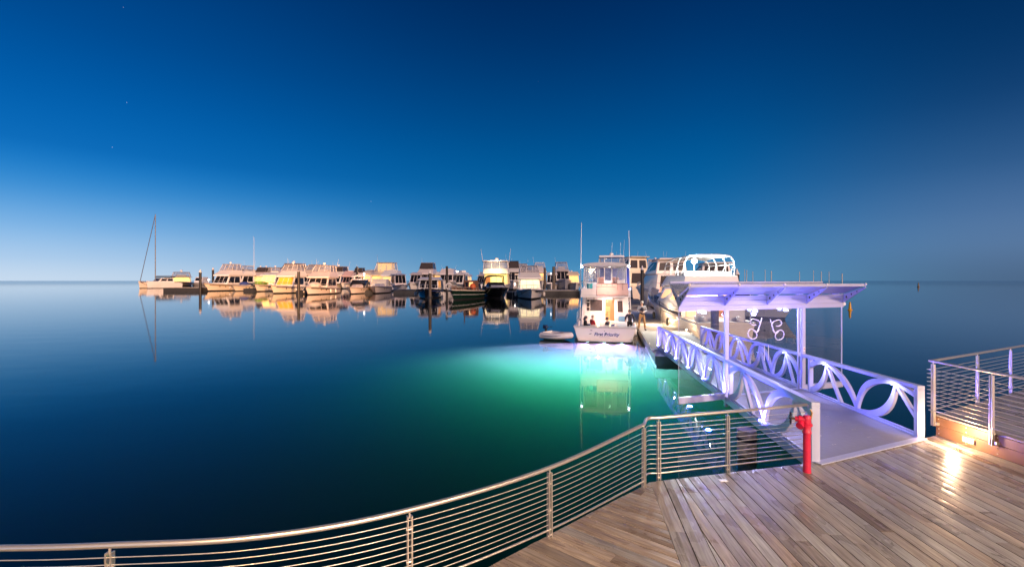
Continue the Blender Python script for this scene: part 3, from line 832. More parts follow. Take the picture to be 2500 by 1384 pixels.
    strokes = [[(1052, 392), (1062, 430), (1076, 470), (1092, 505)], [(1066, 432), (1078, 412), (1098, 404)], [(1100, 404), (1126, 398), (1142, 414), (1140, 436), (1120, 448), (1098, 446)],
               [(1092, 505), (1112, 488), (1140, 480), (1160, 500), (1158, 534), (1134, 556), (1108, 556), (1092, 536), (1096, 512), (1118, 492)], [(1072, 480), (1086, 500), (1100, 508)]]
    for mir, door in ((1, dr), (-1, dl)):
        mb = MB()
        for sidx, st in enumerate(strokes):
            pts = [crop(1018 + mir * (x - 1018), y - (8 if mir < 0 else 0)) for x, y in st]
            mb.tube(smooth_path(pts, 5), .0115, 6)
        mb.build('scroll_emblem', CAPW, door, smooth=True, world=True)
    for k, z in ((mid + .07, 1.75), (mid - .07, 1.75)):
        MB().tube([fn(k, z - .2, .03), fn(k, z + .2, .03)], .011, 8).build('door_handle', STEEL, t, smooth=True, world=True)
    MB().lathe([(.05, 0), (.05, .01)], fn(W + .58 * W, 2.99, .078), 14, 'y').build('round_sign', CAPW, t, world=True)
    kp = MB(); kp.hexa([fn(W - .035, 1.72, .061), fn(W + .035, 1.72, .061), fn(W + .035, 1.72, .075), fn(W - .035, 1.72, .075)], [fn(W - .035, 1.84, .061), fn(W + .035, 1.84, .061), fn(W + .035, 1.84, .075), fn(W - .035, 1.84, .075)])
    kpo = kp.build('key_pad', CAPW, t, world=True)
    MB().ball(fn(W, 1.79, .076), .014, 8).build('red_button', RED, kpo, world=True)
    for k in (.62 * W * .55, W * .74, -.28 * W):
        MB().lathe([(.05, 0), (.05, -.03)], fn(k, 2.897, -.30), 12).build('downlight', E_DOWN, t, world=True)
        lamp('shelter_lamp', fn(k, 2.80, -.28) - V(t.location), (.62, .62, 1), 40, radius=.05, parent=t)
        lamp('canopy_fill_lamp', fn(k, 2.72, .75) - V(t.location), (.30, .28, 1), 22, radius=.06, parent=t); MB().box(fn(k, 2.86, .10), (.10, .05, .05)).build('added_canopy_light', E_LED, t, world=True)  # added violet lamps and glowing boxes that turn the canopy lavender
gate_shelter()

def piles():
    def pile(x, ytop, ywl, wpx, label, m=PILE, cap=True, d=None, group='mooring piles', collar=False, ymin=-3):
        base = P(x, ywl, 0) if d is None else XD(x, d)
        s = base.y / F; r = wpx * s / 2; top = CAMZ - (ytop - HY) * s
        t = thing('mooring_pile', label, 'pile', base, 0, group)
        capz = top - 2.1 * r * 1.2 if cap else top
        MB().lathe([(r, -3), (r, capz * .5), (r * .99, capz)], n=14).build('shaft', m, t, smooth=True)
        if cap: MB().lathe([(r * 1.18, capz - .25 * r), (r * 1.18, capz), (r * .9, capz + .3 * r), (.02, top)], n=14).build('cone_cap', CAPW, t, smooth=True)
        if collar: MB().lathe([(r * 1.15, .5), (r * 1.5, .5), (r * 1.5, .95), (r * 1.15, .95)], n=14).build('collar', DOCKSIDE, t, smooth=True)
        return t
    pile(489, 657, 712, 6, 'black mooring pile with white cap, left end of the row of boats')
    pile(520, 652, 704, 5, 'black capped pile just left of the tall white cruiser\'s flybridge')
    pile(593, 650, 704, 5.5, 'black capped pile behind the cruiser with the blue cover')
    pile(729, 663, 723, 6.5, 'black pile without a cap standing before the amber-windowed cruiser', cap=False)
    pile(872, 651, 706, 5, 'thin dark pile behind the two sport cruisers', cap=False)
    pile(1050, 657, 737, 7.5, 'dark pile with white cap and collar before the black-hulled boat', PILE_BR, collar=True)
    pile(1091, 650, 715, 6, 'black pile beside the grey rail-topped cruiser', cap=False)
    pile(1330, 654, 712, 6, 'dark brown pile right of the pale-windowed cruiser', PILE_BR, cap=False)
    pile(1352, 651, 716, 7.5, 'thick brown pile at the dock with the blue-grey boat behind', PILE_BR, cap=False)
    pile(1568, 648, 0, 8, 'black pile with white cone cap behind the standing man', d=52)
    pile(1799, 655, 0, 11, 'black pile with white cone cap right of the floodlit flybridge', d=48)
    pile(1745, 742, 0, 19, 'stout dark pile lit violet behind the gate glass', m=mat('pile_led_tint', (.05, .045, .11), .5, var=.3), cap=False, d=24.6)  # violet lamp light is put into this pile's base colour
    b = XD(1823, 9.5); t = thing('concrete_pile', 'rough grey concrete pile under the gangway above the water', 'pile', b)
    MB().lathe([(.19, -4), (.19, .1), (.185, .3), (.19, .52)], n=18).build('column', CONC, t, smooth=True)
    MB().lathe([(.205, .30), (.205, .36)], n=18).build('band', RUBBER, t, smooth=True)
    # distant channel posts on the right
    k = 0
    for x, yt, yb in ((1785, 648, 690), (1793, 650, 688), (1818, 650, 684), (1823, 652, 684), (1868, 651, 676), (1883, 654, 680), (1952, 655, 682), (1986, 652, 679), (2005, 655, 679), (2024, 655, 684), (2056, 660, 680), (1838, 655, 678)):
        d = 190 + 40 * ((k * 7) % 5); k += 1
        s = d / F; p = XD(x, d); h = CAMZ - (yt + 8 - HY) * s
        o = MB().lathe([(.15, -2), (.15, h - .3), (.17, h - .28), (.17, h)], p, 8).build('channel_post', mat('post_pale_lit', (.75, .64, .50), .7, var=.1), None, smooth=True)  # colour lightened so the posts look lit
        tag(o, 'thin pale post far out in the water right of the canopy', 'post', 'distant posts beyond the gate')
piles()

# ================================================================== DOCKS
DV = V((.2164, 1, 0)).normalized(); DN = V((DV.y, -DV.x, 0))
D0 = P(1599, 869, DOCK); D0.z = 0
def dock():
    L, W = 62.0, 2.95
    t = thing('floating_dock', 'long pale floating dock running from the gangway past the lit cruiser', 'dock', D0)
    o = D0
    def q(a, w, z): p = o + DV * a + DN * w; return V((p.x, p.y, z))
    mb = MB(); n = 21
    for i in range(n):
        a0, a1 = i * L / n + .008, (i + 1) * L / n - .008
        mb.hexa([q(a0, .10, DOCK - .10), q(a0, W - .10, DOCK - .10), q(a1, W - .10, DOCK - .10), q(a1, .10, DOCK - .10)], [q(a0, .10, DOCK), q(a0, W - .10, DOCK), q(a1, W - .10, DOCK), q(a1, .10, DOCK)])
    mb.build('walking_surface', DOCKTOP, t, world=True, bevel=.006)
    for w0, w1 in ((0, .094), (W - .094, W)):
        MB().hexa([q(-.0, w0, .16), q(-.0, w1, .16), q(L, w1, .16), q(L, w0, .16)], [q(-.0, w0, DOCK + .01), q(-.0, w1, DOCK + .01), q(L, w1, DOCK + .01), q(L, w0, DOCK + .01)]).build('waler', mat('waler_wood', (.34, .30, .26), .7, var=.3, nscale=6), t, world=True)
    MB().hexa([q(-.09, 0, .12), q(-.09, W, .12), q(-.004, W, .12), q(-.004, 0, .12)], [q(-.09, 0, DOCK + .004), q(-.09, W, DOCK + .004), q(-.004, W, DOCK + .004), q(-.004, 0, DOCK + .004)]).build('end_beam', DOCKSIDE, t, world=True)
    MB().hexa([q(.05, .06, -.5), q(.05, W - .06, -.5), q(L - .05, W - .06, -.5), q(L - .05, .06, -.5)], [q(.05, .06, DOCK - .11), q(.05, W - .06, DOCK - .11), q(L - .05, W - .06, DOCK - .11), q(L - .05, .06, DOCK - .11)]).build('float', DOCKSIDE, t, world=True)
    for a in (3.2, 8.2, 13, 18, 24):
        for w in (.05, W - .05):
            m = MB(); c = q(a, w, DOCK + .012)
            m.tube([c - DV * .05, c - DV * .05 + V((0, 0, .07))], .018, 6); m.tube([c + DV * .05, c + DV * .05 + V((0, 0, .07))], .018, 6); m.tube([c - DV * .16 + V((0, 0, .08)), c + DV * .16 + V((0, 0, .08))], .018, 6)
            m.build('cleat', STEEL, t, smooth=True, world=True)
    # low warm marker lights on the right edge
    for i, (x, y) in enumerate(((1622, 776), (1643, 790), (1676, 806))):
        p = P(x, y, DOCK + .14); p.z = DOCK
        lt = thing('dock_light', 'small glowing warm light on the right edge of the pale dock by the cream yacht', 'light', p, group='warm lights along the dock edge')
        MB().lathe([(.05, .012), (.05, .14)], n=10).build('stand', STEEL, lt, smooth=True); MB().lathe([(.055, .14), (.06, .17), (.03, .22)], n=10).build('lens', E_LAMPY, lt, smooth=True)
        lamp('marker_lamp', (-.12, -.05, .32), (1, .68, .38), 75, radius=.05, parent=lt)
    p = P(1545, 745, DOCK)
    # side finger on the far right, towards the outboard boat
    f = thing('dock_finger', 'short dock finger in front of the small outboard boat', 'dock', q(27, W, 0))
    MB().hexa([q(27, W + .02, -.3), q(27, W + 5, -.3), q(28.6, W + 5, -.3), q(28.6, W + .02, -.3)], [q(27, W + .02, DOCK - .02), q(27, W + 5, DOCK - .02), q(28.6, W + 5, DOCK - .02), q(28.6, W + .02, DOCK - .02)]).build('slab', DOCKTOP, f, world=True, bevel=.02)
dock()

def arm_dock(x0, x1, d, depth, z, label, top=DOCKTOP):
    a, b = XD(x0, d), XD(x1, d)
    t = thing('floating_dock', label, 'dock', ((a.x + b.x) / 2, d, 0))
    n = max(2, int((b.x - a.x) / 4)); mb = MB(); sd = MB()
    for i in range(n):
        u0, u1 = a.x + (b.x - a.x) * i / n + .03, a.x + (b.x - a.x) * (i + 1) / n - .03
        mb.hexa([(u0, d, z - .12), (u1, d, z - .12), (u1, d + depth, z - .12), (u0, d + depth, z - .12)], [(u0, d, z), (u1, d, z), (u1, d + depth, z), (u0, d + depth, z)])
        sd.hexa([(u0, d + .05, -.6), (u1, d + .05, -.6), (u1, d + depth - .05, -.6), (u0, d + depth - .05, -.6)], [(u0, d + .05, z - .125), (u1, d + .05, z - .125), (u1, d + depth - .05, z - .125), (u0, d + depth - .05, z - .125)])
    mb.build('deck_slabs', top, t, world=True); sd.build('floats', DOCKSIDE, t, world=True)
arm_dock(1138, 1186, 116, 14, 1.15, 'grey floating dock between the green trawler and the black runabout')
arm_dock(1318, 1416, 117, 14, 1.1, 'grey floating dock behind the tall brown piles, left of the lit cruiser')
arm_dock(398, 486, 150, 5, 1.35, 'low dark floating dock right of the catamaran')

arm_dock(594, 628, 152, 14, 1.0, 'dock finger darkened as shade between the blue-covered boat and the kayak boat', DOCKSIDE)  # added fingers; dark tops stand for shade between the hulls
arm_dock(722, 748, 122, 16, 1.0, 'dock finger darkened as shade beside the black capless pile', DOCKSIDE)
arm_dock(878, 912, 128, 14, 1.0, 'dock finger darkened as shade between the two sport cruisers', DOCKSIDE)
arm_dock(960, 1012, 126, 12, 1.0, 'dock finger darkened as shade left of the black-hulled boat', DOCKSIDE)
arm_dock(1236, 1266, 106, 14, .9, 'dock finger darkened as shade between the runabout and the pale-windowed cruiser', DOCKSIDE)

def dock_lamp(x, y, d, label, power, col=(1, .95, .88), r=2.6):
    p = PD(x, y, d); s = d / F
    t = thing('lamp_post', label, 'lamp', (p.x, p.y, max(0, p.z - 14 * s)), group='white lamps on the docks')
    h = p.z - max(0, p.z - 14 * s)
    MB().tube([(0, 0, 0), (0, 0, h - .1)], .06 * s * 10, 8).build('column', ALU, t, smooth=True)
    MB().ball((0, 0, h), r * s, 10).build('globe', E_LAMPW, t, smooth=True)
    lamp('dock_lamp', (0, -r * s * 2.2, h), col, power, 'SPOT', radius=r * s, parent=t, direction=(0, 1, -.12), angle=120)
dock_lamp(510, 683, 156, 'bright white lamp low at the bow of the leftmost white cruiser', 500, r=1.8)
dock_lamp(889, 668, 128, 'brilliant white lamp above the sport cruisers', 900, r=2.2)
dock_lamp(1257, 693, 116, 'white lamp between the black runabout and the pale-windowed cruiser', 300, r=1.7)
dock_lamp(1345, 668, 124, 'upper white lamp beside the tall brown pile', 300, r=1.6)

# yellow buoys
def buoy(x, ytop, ywl, label, m):
    b = P(x, ywl, 0); s = b.y / F; h = CAMZ - (ytop - HY) * s; r = h * .14
    t = thing('buoy', label, 'buoy', b)
    MB().lathe([(r * 1.9, -.1), (r * 1.9, h * .05), (r * 1.3, h * .09), (r * 1.15, h * .12)], n=16).build('float', m, t, smooth=True)
    MB().lathe([(r * 1.15, h * .12), (r * .62, h * .93), (r * .5, h * .96), (r * .3, h)], n=16).build('tower', m, t, smooth=True)
buoy(2075, 737, 757, 'bright yellow tapering channel buoy right of the gate', YELLOW)
buoy(2242, 690, 701, 'small dull brown buoy far out on the right', mat('buoy_brown', (.16, .11, .06), .5))

# ================================================================== BOATS
class Boat:
    """local frame: x to starboard, y forward, z up; stern waterline at y = 0"""
    def __init__(s, name, label, L, B, fb, fs, rake, loc, rz, group=None, cat='boat'):
        s.t = thing(name, label, cat, loc, rz, group); s.L, s.B, s.fb, s.fs, s.rake = L, B, fb, fs, rake
    def bd(s, u): return s.B / 2 * (1 - max(0, (u - .42) / .58) ** 2.3) * (.90 + .10 * min(1, u / .3))
    def bw(s, u): return s.B / 2 * .86 * (1 - max(0, (u - .35) / .65) ** 1.7) * (.92 + .08 * min(1, u / .3))
    def zs(s, u): return s.fs + (s.fb - s.fs) * u ** 1.5
    def yd(s, u): return u * s.L
    def hull(s, m, stripe=ANTIF, deck=None, n=16):
        rows = []; 
        for i in range(n + 1):
            u = i / n; b, w, zs = max(.02, s.bd(u)), max(.015, s.bw(u)), s.zs(u)
            yd = s.yd(u); yw = u * (s.L - s.rake)
            def mixy(k): return yw + (yd - yw) * k
            r = [(0, yw * .98, -.10 * s.B), (w * .9, yw, -.03 * s.B), (w, mixy(.08), zs * .13), (w + (b - w) * .10, mixy(.14), zs * .20), (w + (b - w) * .45, mixy(.5), zs * .58), (b, yd, zs), (b * .95, yd - .02 * s.L * u, zs), (b * .92, yd - .022 * s.L * u, zs - .06), (0, yd - .025 * s.L * u, zs - .04 + .02 * s.B)]
            rows.append(r)
        mb = MB(); k = len(rows[0])
        for sg in (1, -1):
            o = len(mb.v)
            for r in rows: mb.v += [V((sg * x, y, z)) for x, y, z in r]
            for i in range(n):
                for j in range(k - 1):
                    mb.f.append([o + i * k + j, o + i * k + j + 1, o + (i + 1) * k + j + 1, o + (i + 1) * k + j])
                    mb.mi.append(1 if j < 2 else (2 if j >= 6 else 0))  # dark boot stripe, made taller to include waterline shade
            # transom half
            mb.f.append([o + j for j in range(k)]); mb.mi.append(0)
        h = mb.build('hull', [m, stripe, deck or m], s.t, smooth=True)
        pts = [V((s.bd(i / n), s.yd(i / n), s.zs(i / n) - .03 * s.B)) for i in range(n + 1)]
        MB().tube(pts + [V((-p.x, p.y, p.z)) for p in pts[::-1]], .010 * s.B, 6).build('rub_rail', RUBBER if m in (NAVYH, GREENH) else ALU, s.t, smooth=True)
        return h
    def prism(s, name, m, y0, y1, w0, w1, z0, z1, rf=0., rb=0., si=.0, bevel=None, crown=0., parent=None):
        b = [V((-w0, y0, z0)), V((w0, y0, z0)), V((w1, y1, z0)), V((-w1, y1, z0))]
        k0, k1 = w0 - si, w1 - si
        t = [V((-k0, y0 + rb, z1)), V((k0, y0 + rb, z1)), V((k1, y1 - rf, z1 - crown)), V((-k1, y1 - rf, z1 - crown))]
        ob = None
        if name:
            mb = MB(); mb.hexa(b, t); ob = mb.build(name, m, parent or s.t, bevel=(.03 * s.B * .5 if bevel is None else bevel))
        # faces seen from outside: bl, br, tr, tl
        return dict(front=(b[2], b[3], t[3], t[2]), back=(b[0], b[1], t[1], t[0]), star=(b[1], b[2], t[2], t[1]), port=(b[3], b[0], t[0], t[3]), b=b, t=t, ob=ob)
    def win(s, face, u0, v0, u1, v1, m, name='window', proud=.012):
        return MB().pane(face, u0, v0, u1, v1, proud * s.B / 4, .02).build(name, m, s.t)
    def frames(s, f, r, m, extra=True, name='enclosure_frame'):
        mb = MB(); b, t = f['b'], f['t']
        for i in range(4): mb.tube([b[i], t[i]], r, 6); mb.tube([t[i], t[(i + 1) % 4]], r, 6)
        if extra:
            for k in (1 / 3, 2 / 3):
                mb.tube([b[2].lerp(b[3], k), t[2].lerp(t[3], k)], r, 6)
                mb.tube([b[0].lerp(b[1], k), t[0].lerp(t[1], k)], r, 6)
            for i, j in ((1, 2), (3, 0)): mb.tube([b[i].lerp(b[j], .5), t[i].lerp(t[j], .5)], r, 6)
        return mb.build(name, m, s.t, smooth=True)
    def bow_rail(s, h, u0=.42):
        mb = MB(); r = max(.012, .006 * s.B); pts = []
        for i in range(13):
            u = u0 + (1 - u0) * i / 12; k = min(1, i / 2)
            pts.append(V((s.bd(u) * .93, s.yd(u) - .01 * s.L * u + .01 * s.L * (i / 12), s.zs(u) + h * k)))
        full = pts + [V((-p.x, p.y, p.z)) for p in pts[::-1]]
        mb.tube(full, r, 6)
        for p in full[2:-2:2]: mb.tube([p, V((p.x, p.y - .01, p.z - h))], r, 5)
        mb.build('bow_rail', STEEL, s.t, smooth=True)
    def dome(s, p, r): MB().lathe([(r * .5, 0), (r * .55, r * .4), (r, r * .6), (r, r * 1.0), (r * .85, r * 1.4), (.02, r * 1.65)], p, 12).build('radar_dome', WHITE, s.t, smooth=True)
    def antenna(s, p, h, lean=(0, 0), r=None): 
        r = r or .006 * s.B; p = V(p); MB().tube([p, p + V((lean[0], lean[1], h))], [r, r * .5], 6).build('antenna', CAPW, s.t, smooth=True)
    def fenders(s, us, side, m=None):
        for u in us:
            r = .03 * s.B; x = side * (s.bd(u) + r); z = s.zs(u) * .5
            o = MB().lathe([(.01, -2.6 * r), (r * .8, -2.1 * r), (r, -1.2 * r), (r, 1.2 * r), (r * .8, 2.1 * r), (.01, 2.6 * r)], (x, s.yd(u), z), 10).build('fender', m or CAPW, s.t, smooth=True)
    def ports(s, us, side):
        for u in us:
            z = s.zs(u) * .66; b = s.bw(u) + (s.bd(u) - s.bw(u)) * .55
            MB().lathe([(.03 * s.B, -.03), (.03 * s.B, .03)], (side * b, s.yd(u) * .985, z), 10, 'x').build('porthole', DARKW, s.t)

def place(xb, ywl, bpx, ysheer, ytop, heading, ratio=2.6, bow=True, rake=.10):
    """dimensions from the picture: bow (or stern) waterline point, beam and heights"""
    p = P(xb, ywl, 0); s = p.y / F
    B = bpx * s * 1.10; L = ratio * B; fb = (ywl - ysheer) * s; top = (ywl - ytop) * s
    rk = rake * L
    if bow:
        o = V((0, L - rk, 0)); o.rotate(Matrix.Rotation(heading, 3, 'Z')); loc = p - o
    else: loc = p
    return dict(L=L, B=B, fb=fb, rake=rk, top=top, loc=loc, rz=heading, s=s)

def flybridge(name, label, q, hull=WHITE, sup=None, group=None, ycab=.54, window=DARKW, front=None, encl='vinyl', roof=True, dome=True, ant=1, fs=.72, yfly=.76, canvas=None, rail=True, ports=True, stripe=ANTIF, domecount=1, sidewin=None, stern_lit=None):
    B, L, fb, top = q['B'], q['L'], q['fb'], q['top']
    b = Boat(name, label, L, B, fb, fb * fs, q['rake'], q['loc'], q['rz'], group)
    sup = sup or hull
    b.hull(hull if hull else WHITE, stripe)
    zc0 = fb * fs - .08; zc1 = top * ycab; zf = top * yfly
    # foredeck trunk
    fd = b.prism('foredeck', sup, L * .52, L * .86, B * .34, B * .14, fb * .78, fb * .99, rf=L * .10, rb=0, si=B * .06, crown=0)
    cab = b.prism('cabin', sup, L * .14, L * .60, B * .42, B * .40, zc0, zc1, rf=L * .12, rb=0, si=B * .045)
    lo = (fb * 1.0 - zc0) / (zc1 - zc0); lo = max(.28, min(.46, lo))
    for i, (u0, u1) in enumerate(((.05, .335), (.36, .64), (.665, .95))): b.win(cab['front'], u0, lo, u1, .95, front or window, 'windscreen')
    for fc in ('star', 'port'):
        e = (lambda u0, u1: (u0, u1)) if fc == 'star' else (lambda u0, u1: (1 - u1, 1 - u0))
        for u0, u1 in ((.12, .50), (.54, .90)):
            a0, a1 = e(u0, u1); b.win(cab[fc], a0, lo, a1, .93, sidewin or window)
    b.win(cab['back'], .12, .12, .45, .9, stern_lit or window, 'saloon_door'); b.win(cab['back'], .55, .45, .90, .9, stern_lit or window)
    # visor / flybridge coaming, leaning forward
    br = b.prism('brow', sup, L * .10, L * .545, B * .45, B * .43, zc1 + .001, zc1 + (zf - zc1) * .22, rf=-L * .0, rb=0, si=0)
    fl = b.prism('flybridge_coaming', sup, L * .10, L * .535, B * .45, B * .42, zc1 + (zf - zc1) * .225, zf, rf=L * .16, rb=0, si=B * .07)
    w0 = B * .385
    rt = .05 * (top - zf) + .02 * B
    e = b.prism(None, None, L * .13, L * .40, w0, w0 * .92, zf, top - rt, rf=L * .075, rb=L * .01, si=B * .055)
    if encl in ('vinyl', 'lit', 'dark', 'thin'):
        mb = MB()
        for fc in ('front', 'star', 'port', 'back'): mb.pane(e[fc], .01, .01, .99, .99, .004, .004)
        m = {'vinyl': CLEAR, 'lit': CLEAR2, 'dark': SMOKEW, 'thin': CLEAR2}[encl]
        mb.build('clear_enclosure', m, b.t)
    if encl: b.frames(e, .011 * B, CAPW if encl != 'dark' else ALU, extra=encl in ('vinyl', 'lit'))
    if roof: b.prism('hardtop', canvas or sup, L * .10, L * .36, w0 * .93, w0 * .85, top - rt, top, rf=L * .03, rb=0, si=.03 * B, crown=rt * .4)
    # helm console and seat inside
    b.prism('helm_seat', CANVAS, L * .24, L * .30, B * .2, B * .2, zf * .9, zf + (top - zf) * .35, 0, 0, 0)
    if dome:
        for k in range(domecount): b.dome((B * (.0 if domecount == 1 else (-.2 + .4 * k)), L * .26, top - .01), .06 * B)
    for k in range(ant): b.antenna((B * (.36 - .72 * (k % 2)), L * .16, zf), (top - zf) * 1.9, (.1 * B * (1 - 2 * (k % 2)), -.10 * B))
    rr = random.Random(int(abs(q['loc'].x * 100)) + 7)
    for sx in (-1, 1):
        pts = [V((sx * (b.bd(u) * .985 + .004 * B), b.yd(u), b.zs(u) * .80)) for u in [.02 + .9 * i / 10 for i in range(11)]]
        MB().tube(pts, .013 * B, 5).build('hull_stripe', rr.choice([CL_NAVY, ALU, RUST, CL_BLACK, CANVAS_BL]), b.t, smooth=True)
    if group == FR:
        b.fenders((.35, .55), 1); b.fenders((.35, .55), -1)
        MB().tube([(0, b.L * .99, fb), (0, b.L * 1.035, fb * .98)], .025 * B, 6).build('bow_roller', STEEL, b.t)
        MB().tube(smooth_path([V((B * .1, L * .96, fb)), V((B * .35, L * .80, fb * .45)), V((B * .62, L * .60, .3))], 4), .008 * B, 5).build('mooring_line', CANVAS_BK, b.t)
    if ant == 0 and rr.random() < .6: b.antenna((B * .30, L * .2, zf), (top - zf) * 1.7, (.05 * B, -.08 * B))
    if rail: b.bow_rail(fb * .38)
    if ports: b.ports((.62, .74), 1); b.ports((.62, .74), -1)
    return b

def sport(name, label, q, hull=WHITE, group=None, window=DARKW, arch=True, cover=None, fs=.80, lamp_arch=False):
    B, L, fb, top = q['B'], q['L'], q['fb'], q['top']
    b = Boat(name, label, L, B, fb, fb * fs, q['rake'], q['loc'], q['rz'], group)
    b.hull(hull)
    h = top - fb
    b.prism('foredeck', hull, L * .45, L * .90, B * .40, B * .12, fb * .82, fb + h * .22, rf=L * .22, rb=0, si=B * .08)
    ws = b.prism('windscreen', window, L * .30, L * .60, B * .43, B * .36, fb * .85, fb + h * .62, rf=L * .16, rb=0, si=B * .07)
    b.prism('screen_frame', hull, L * .20, L * .44, B * .375, B * .37, fb + h * .60, fb + h * .70, rf=L * .03, rb=0, si=.02 * B)
    if cover: b.prism('cockpit_cover', cover, L * .03, L * .30, B * .43, B * .43, fb * fs * .95, fb + h * .55, rf=0, rb=L * .05, si=B * .07)
    if arch:
        mb = MB(); y = L * .17
        pts = [V((B * .44, y + .06 * L, fb * .9)), V((B * .40, y, fb + h * .75)), V((B * .30, y - .01 * L, top)), V((-B * .30, y - .01 * L, top)), V((-B * .40, y, fb + h * .75)), V((-B * .44, y + .06 * L, fb * .9))]
        mb.tube(smooth_path(pts, 4), .035 * B, 8); mb.build('radar_arch', hull, b.t, smooth=True)
        b.antenna((B * .2, L * .16, top), h * .9, (.05 * B, -.05 * B))
        b.dome((0, L * .16, top), .05 * B)
    b.bow_rail(fb * .25, .5); b.ports((.66, .74), 1); b.ports((.66, .74), -1)
    return b

FR = 'boats moored bow-out along the marina arm'
BK = 'boats moored behind the front row'
def H(deg): return PI + math.radians(deg)

FR = 'boats moored bow-out along the marina arm'
def marina():
    # ---- front row, left to right
    flybridge('motor_cruiser', 'leftmost tall white flybridge cruiser with clear screens and an orange-lit bow', place(507, 711, 44, 691, 641, H(-4)), CREAM, WHITE, FR, ant=0)
    b = sport('motor_boat', 'low cream boat with a blue cover on its cabin', place(575, 711, 38, 697, 688, H(-2), 2.9), CREAM, FR, arch=False)
    B, L, fb = b.B, b.L, b.fb
    MB().ball((0, L * .62, fb * 1.25), B * .26, 12, .55).build('blue_cover', CANVAS_BL, b.t, smooth=True)
    b = flybridge('motor_cruiser', 'cream cruiser with a yellow glowing deckhouse and green kayak on its bow', place(628, 712, 44, 694, 655, H(-2)), CREAM, WHITE, FR, window=SMOKEW, front=E_WARM, encl=None, roof=False, dome=False, ant=0, ycab=.70, yfly=.84)
    k = MB(); k.lathe([(.01, -.2 * b.L), (.09 * b.B, -.1 * b.L), (.12 * b.B, 0), (.09 * b.B, .1 * b.L), (.01, .2 * b.L)], (0, 0, 0), 10, 'y')
    ko = k.build('kayak', GKAYAK, None, smooth=True); tag(ko, 'green kayak lying across the bow of the yellow-lit cruiser', 'kayak')
    w = V((0, b.L * .80, b.fb * 1.12)); w.rotate(Matrix.Rotation(b.t.rotation_euler.z, 3, 'Z')); ko.location = b.t.location + w; ko.rotation_euler = (0, 0, PI / 2 - .2)
    w = V((0, b.L * .72, b.fb * 1.9)); lamp('deckhouse_lamp', V((0, b.L * .98, b.fb * 2.0)), (1, .82, .32), 1500, 'SPOT', radius=.3, parent=b.t, direction=(0, -1, -.1), angle=80)
    flybridge('motor_cruiser', 'white cruiser with amber curtains in its front windows behind a black pile', place(668, 717, 52, 696, 641, H(-1)), CREAM, WHITE, FR, window=DARKW, front=E_AMB, ant=1)
    b = flybridge('motor_cruiser', 'large dusky white cruiser with dark windows and a covered dinghy on its foredeck', place(752, 720, 60, 699, 643, H(3)), PINKW, PINKW, FR, ant=2, dome=True)
    MB().ball((-b.B * .08, b.L * .74, b.fb * 1.16), b.B * .24, 12, .45).build('covered_dinghy', CANVAS, b.t, smooth=True)
    sport('sport_cruiser', 'sleek pinkish sport cruiser with a dark wraparound windscreen', place(858, 718, 50, 701, 672, H(6), 3.0), PINKW, FR, arch=True)
    b = sport('sport_cruiser', 'pinkish sport cruiser with a cream cockpit cover, right of the dark-screened one', place(917, 717, 52, 698, 674, H(10), 3.2), PINKW, FR, arch=False, cover=CREAM, window=CREAM)
    # side-on saloon cruiser
    b = flybridge('motor_cruiser', 'white cruiser with rounded dark side windows tucked behind the black boat', place(985, 712, 34, 694, 668, H(24), 3.0), WHITE, PINKW, FR, encl=None, roof=False, dome=False, ant=0, ycab=.94, yfly=1.0, rail=False)
    b = flybridge('cabin_boat', 'black-hulled cabin boat with a white wheelhouse behind a capped pile', place(1038, 730, 60, 704, 676, H(4), 2.8, rake=.08), NAVYH, WHITE, FR, encl=None, roof=False, dome=False, ant=1, ycab=.86, yfly=1.0, front=DARKW, sidewin=E_AMB)
    trawler()
    runabout()
    flybridge('motor_cruiser', 'white cruiser facing us with three pale lit front windows', place(1297, 731, 66, 705, 643, H(0), 2.9), WHITE, WHITE, FR, front=E_PALE, sidewin=E_PALE, ycab=.57, yfly=.78, ant=0, dome=False)
    # ---- stern-on yellow boat
    yellow_boat()
    flybridge('motor_cruiser', 'blue-grey hulled boat alone behind the dock with a small screened bridge', place(1379, 709, 40, 681, 636, H(0), 2.7), GREYH, PINKW, BK, ycab=.66, yfly=.74, ant=0, dome=False, rail=False, encl='thin')
    # ---- back row
    def back(x, ywl, bpx, ysh, ytop, label, **k):
        h = k.pop('head', 0); return flybridge('motor_cruiser', label, place(x, ywl, bpx, ysh, ytop, H(h), 2.8), k.pop('hull', WHITE), k.pop('sup', None), BK, rail=k.pop('rail', False), ports=False, **k)
    back(607, 704, 33, 690, 650, 'white boat with twin domes and a very tall whip aerial, behind the blue cover', sup=PINKW, ant=0, domecount=2, encl='dark', window=E_WARM, front=E_WARM, ycab=.55)
    p = PD(620, 650, 200); a = thing('antenna_mast', 'tall thin white whip aerial rising above the left boats', 'aerial', (p.x, p.y, 2))
    MB().tube([(0, 0, 0), (0, 0, PD(620, 577, 200).z - 2)], [.10, .05], 6).build('whip', CAPW, a, smooth=True); MB().lathe([(.2, 0), (.2, .3), (.12, .5)], n=8).build('mount', CAPW, a)
    back(664, 705, 56, 688, 638, 'wide cruiser with a smoked flybridge enclosure behind the kayak boat', encl='dark', sup=PINKW, ant=0)
    back(733, 705, 46, 690, 642, 'cream flybridge cruiser half hidden by the dusky white cruiser', sup=CREAM, ant=0, dome=False, encl='thin')
    back(836, 705, 30, 690, 656, 'boat with a mauve boom cover and blue bag behind the sport cruisers', sup=CANVAS_PK, encl=None, roof=False, dome=False, ant=0, ycab=.6, yfly=.9)
    b = back(859, 706, 28, 684, 652, 'small boat under a black canvas canopy, left of the orange-lit flybridge', sup=PINKW, canvas=CANVAS_BK, encl='dark', dome=False, ant=0)
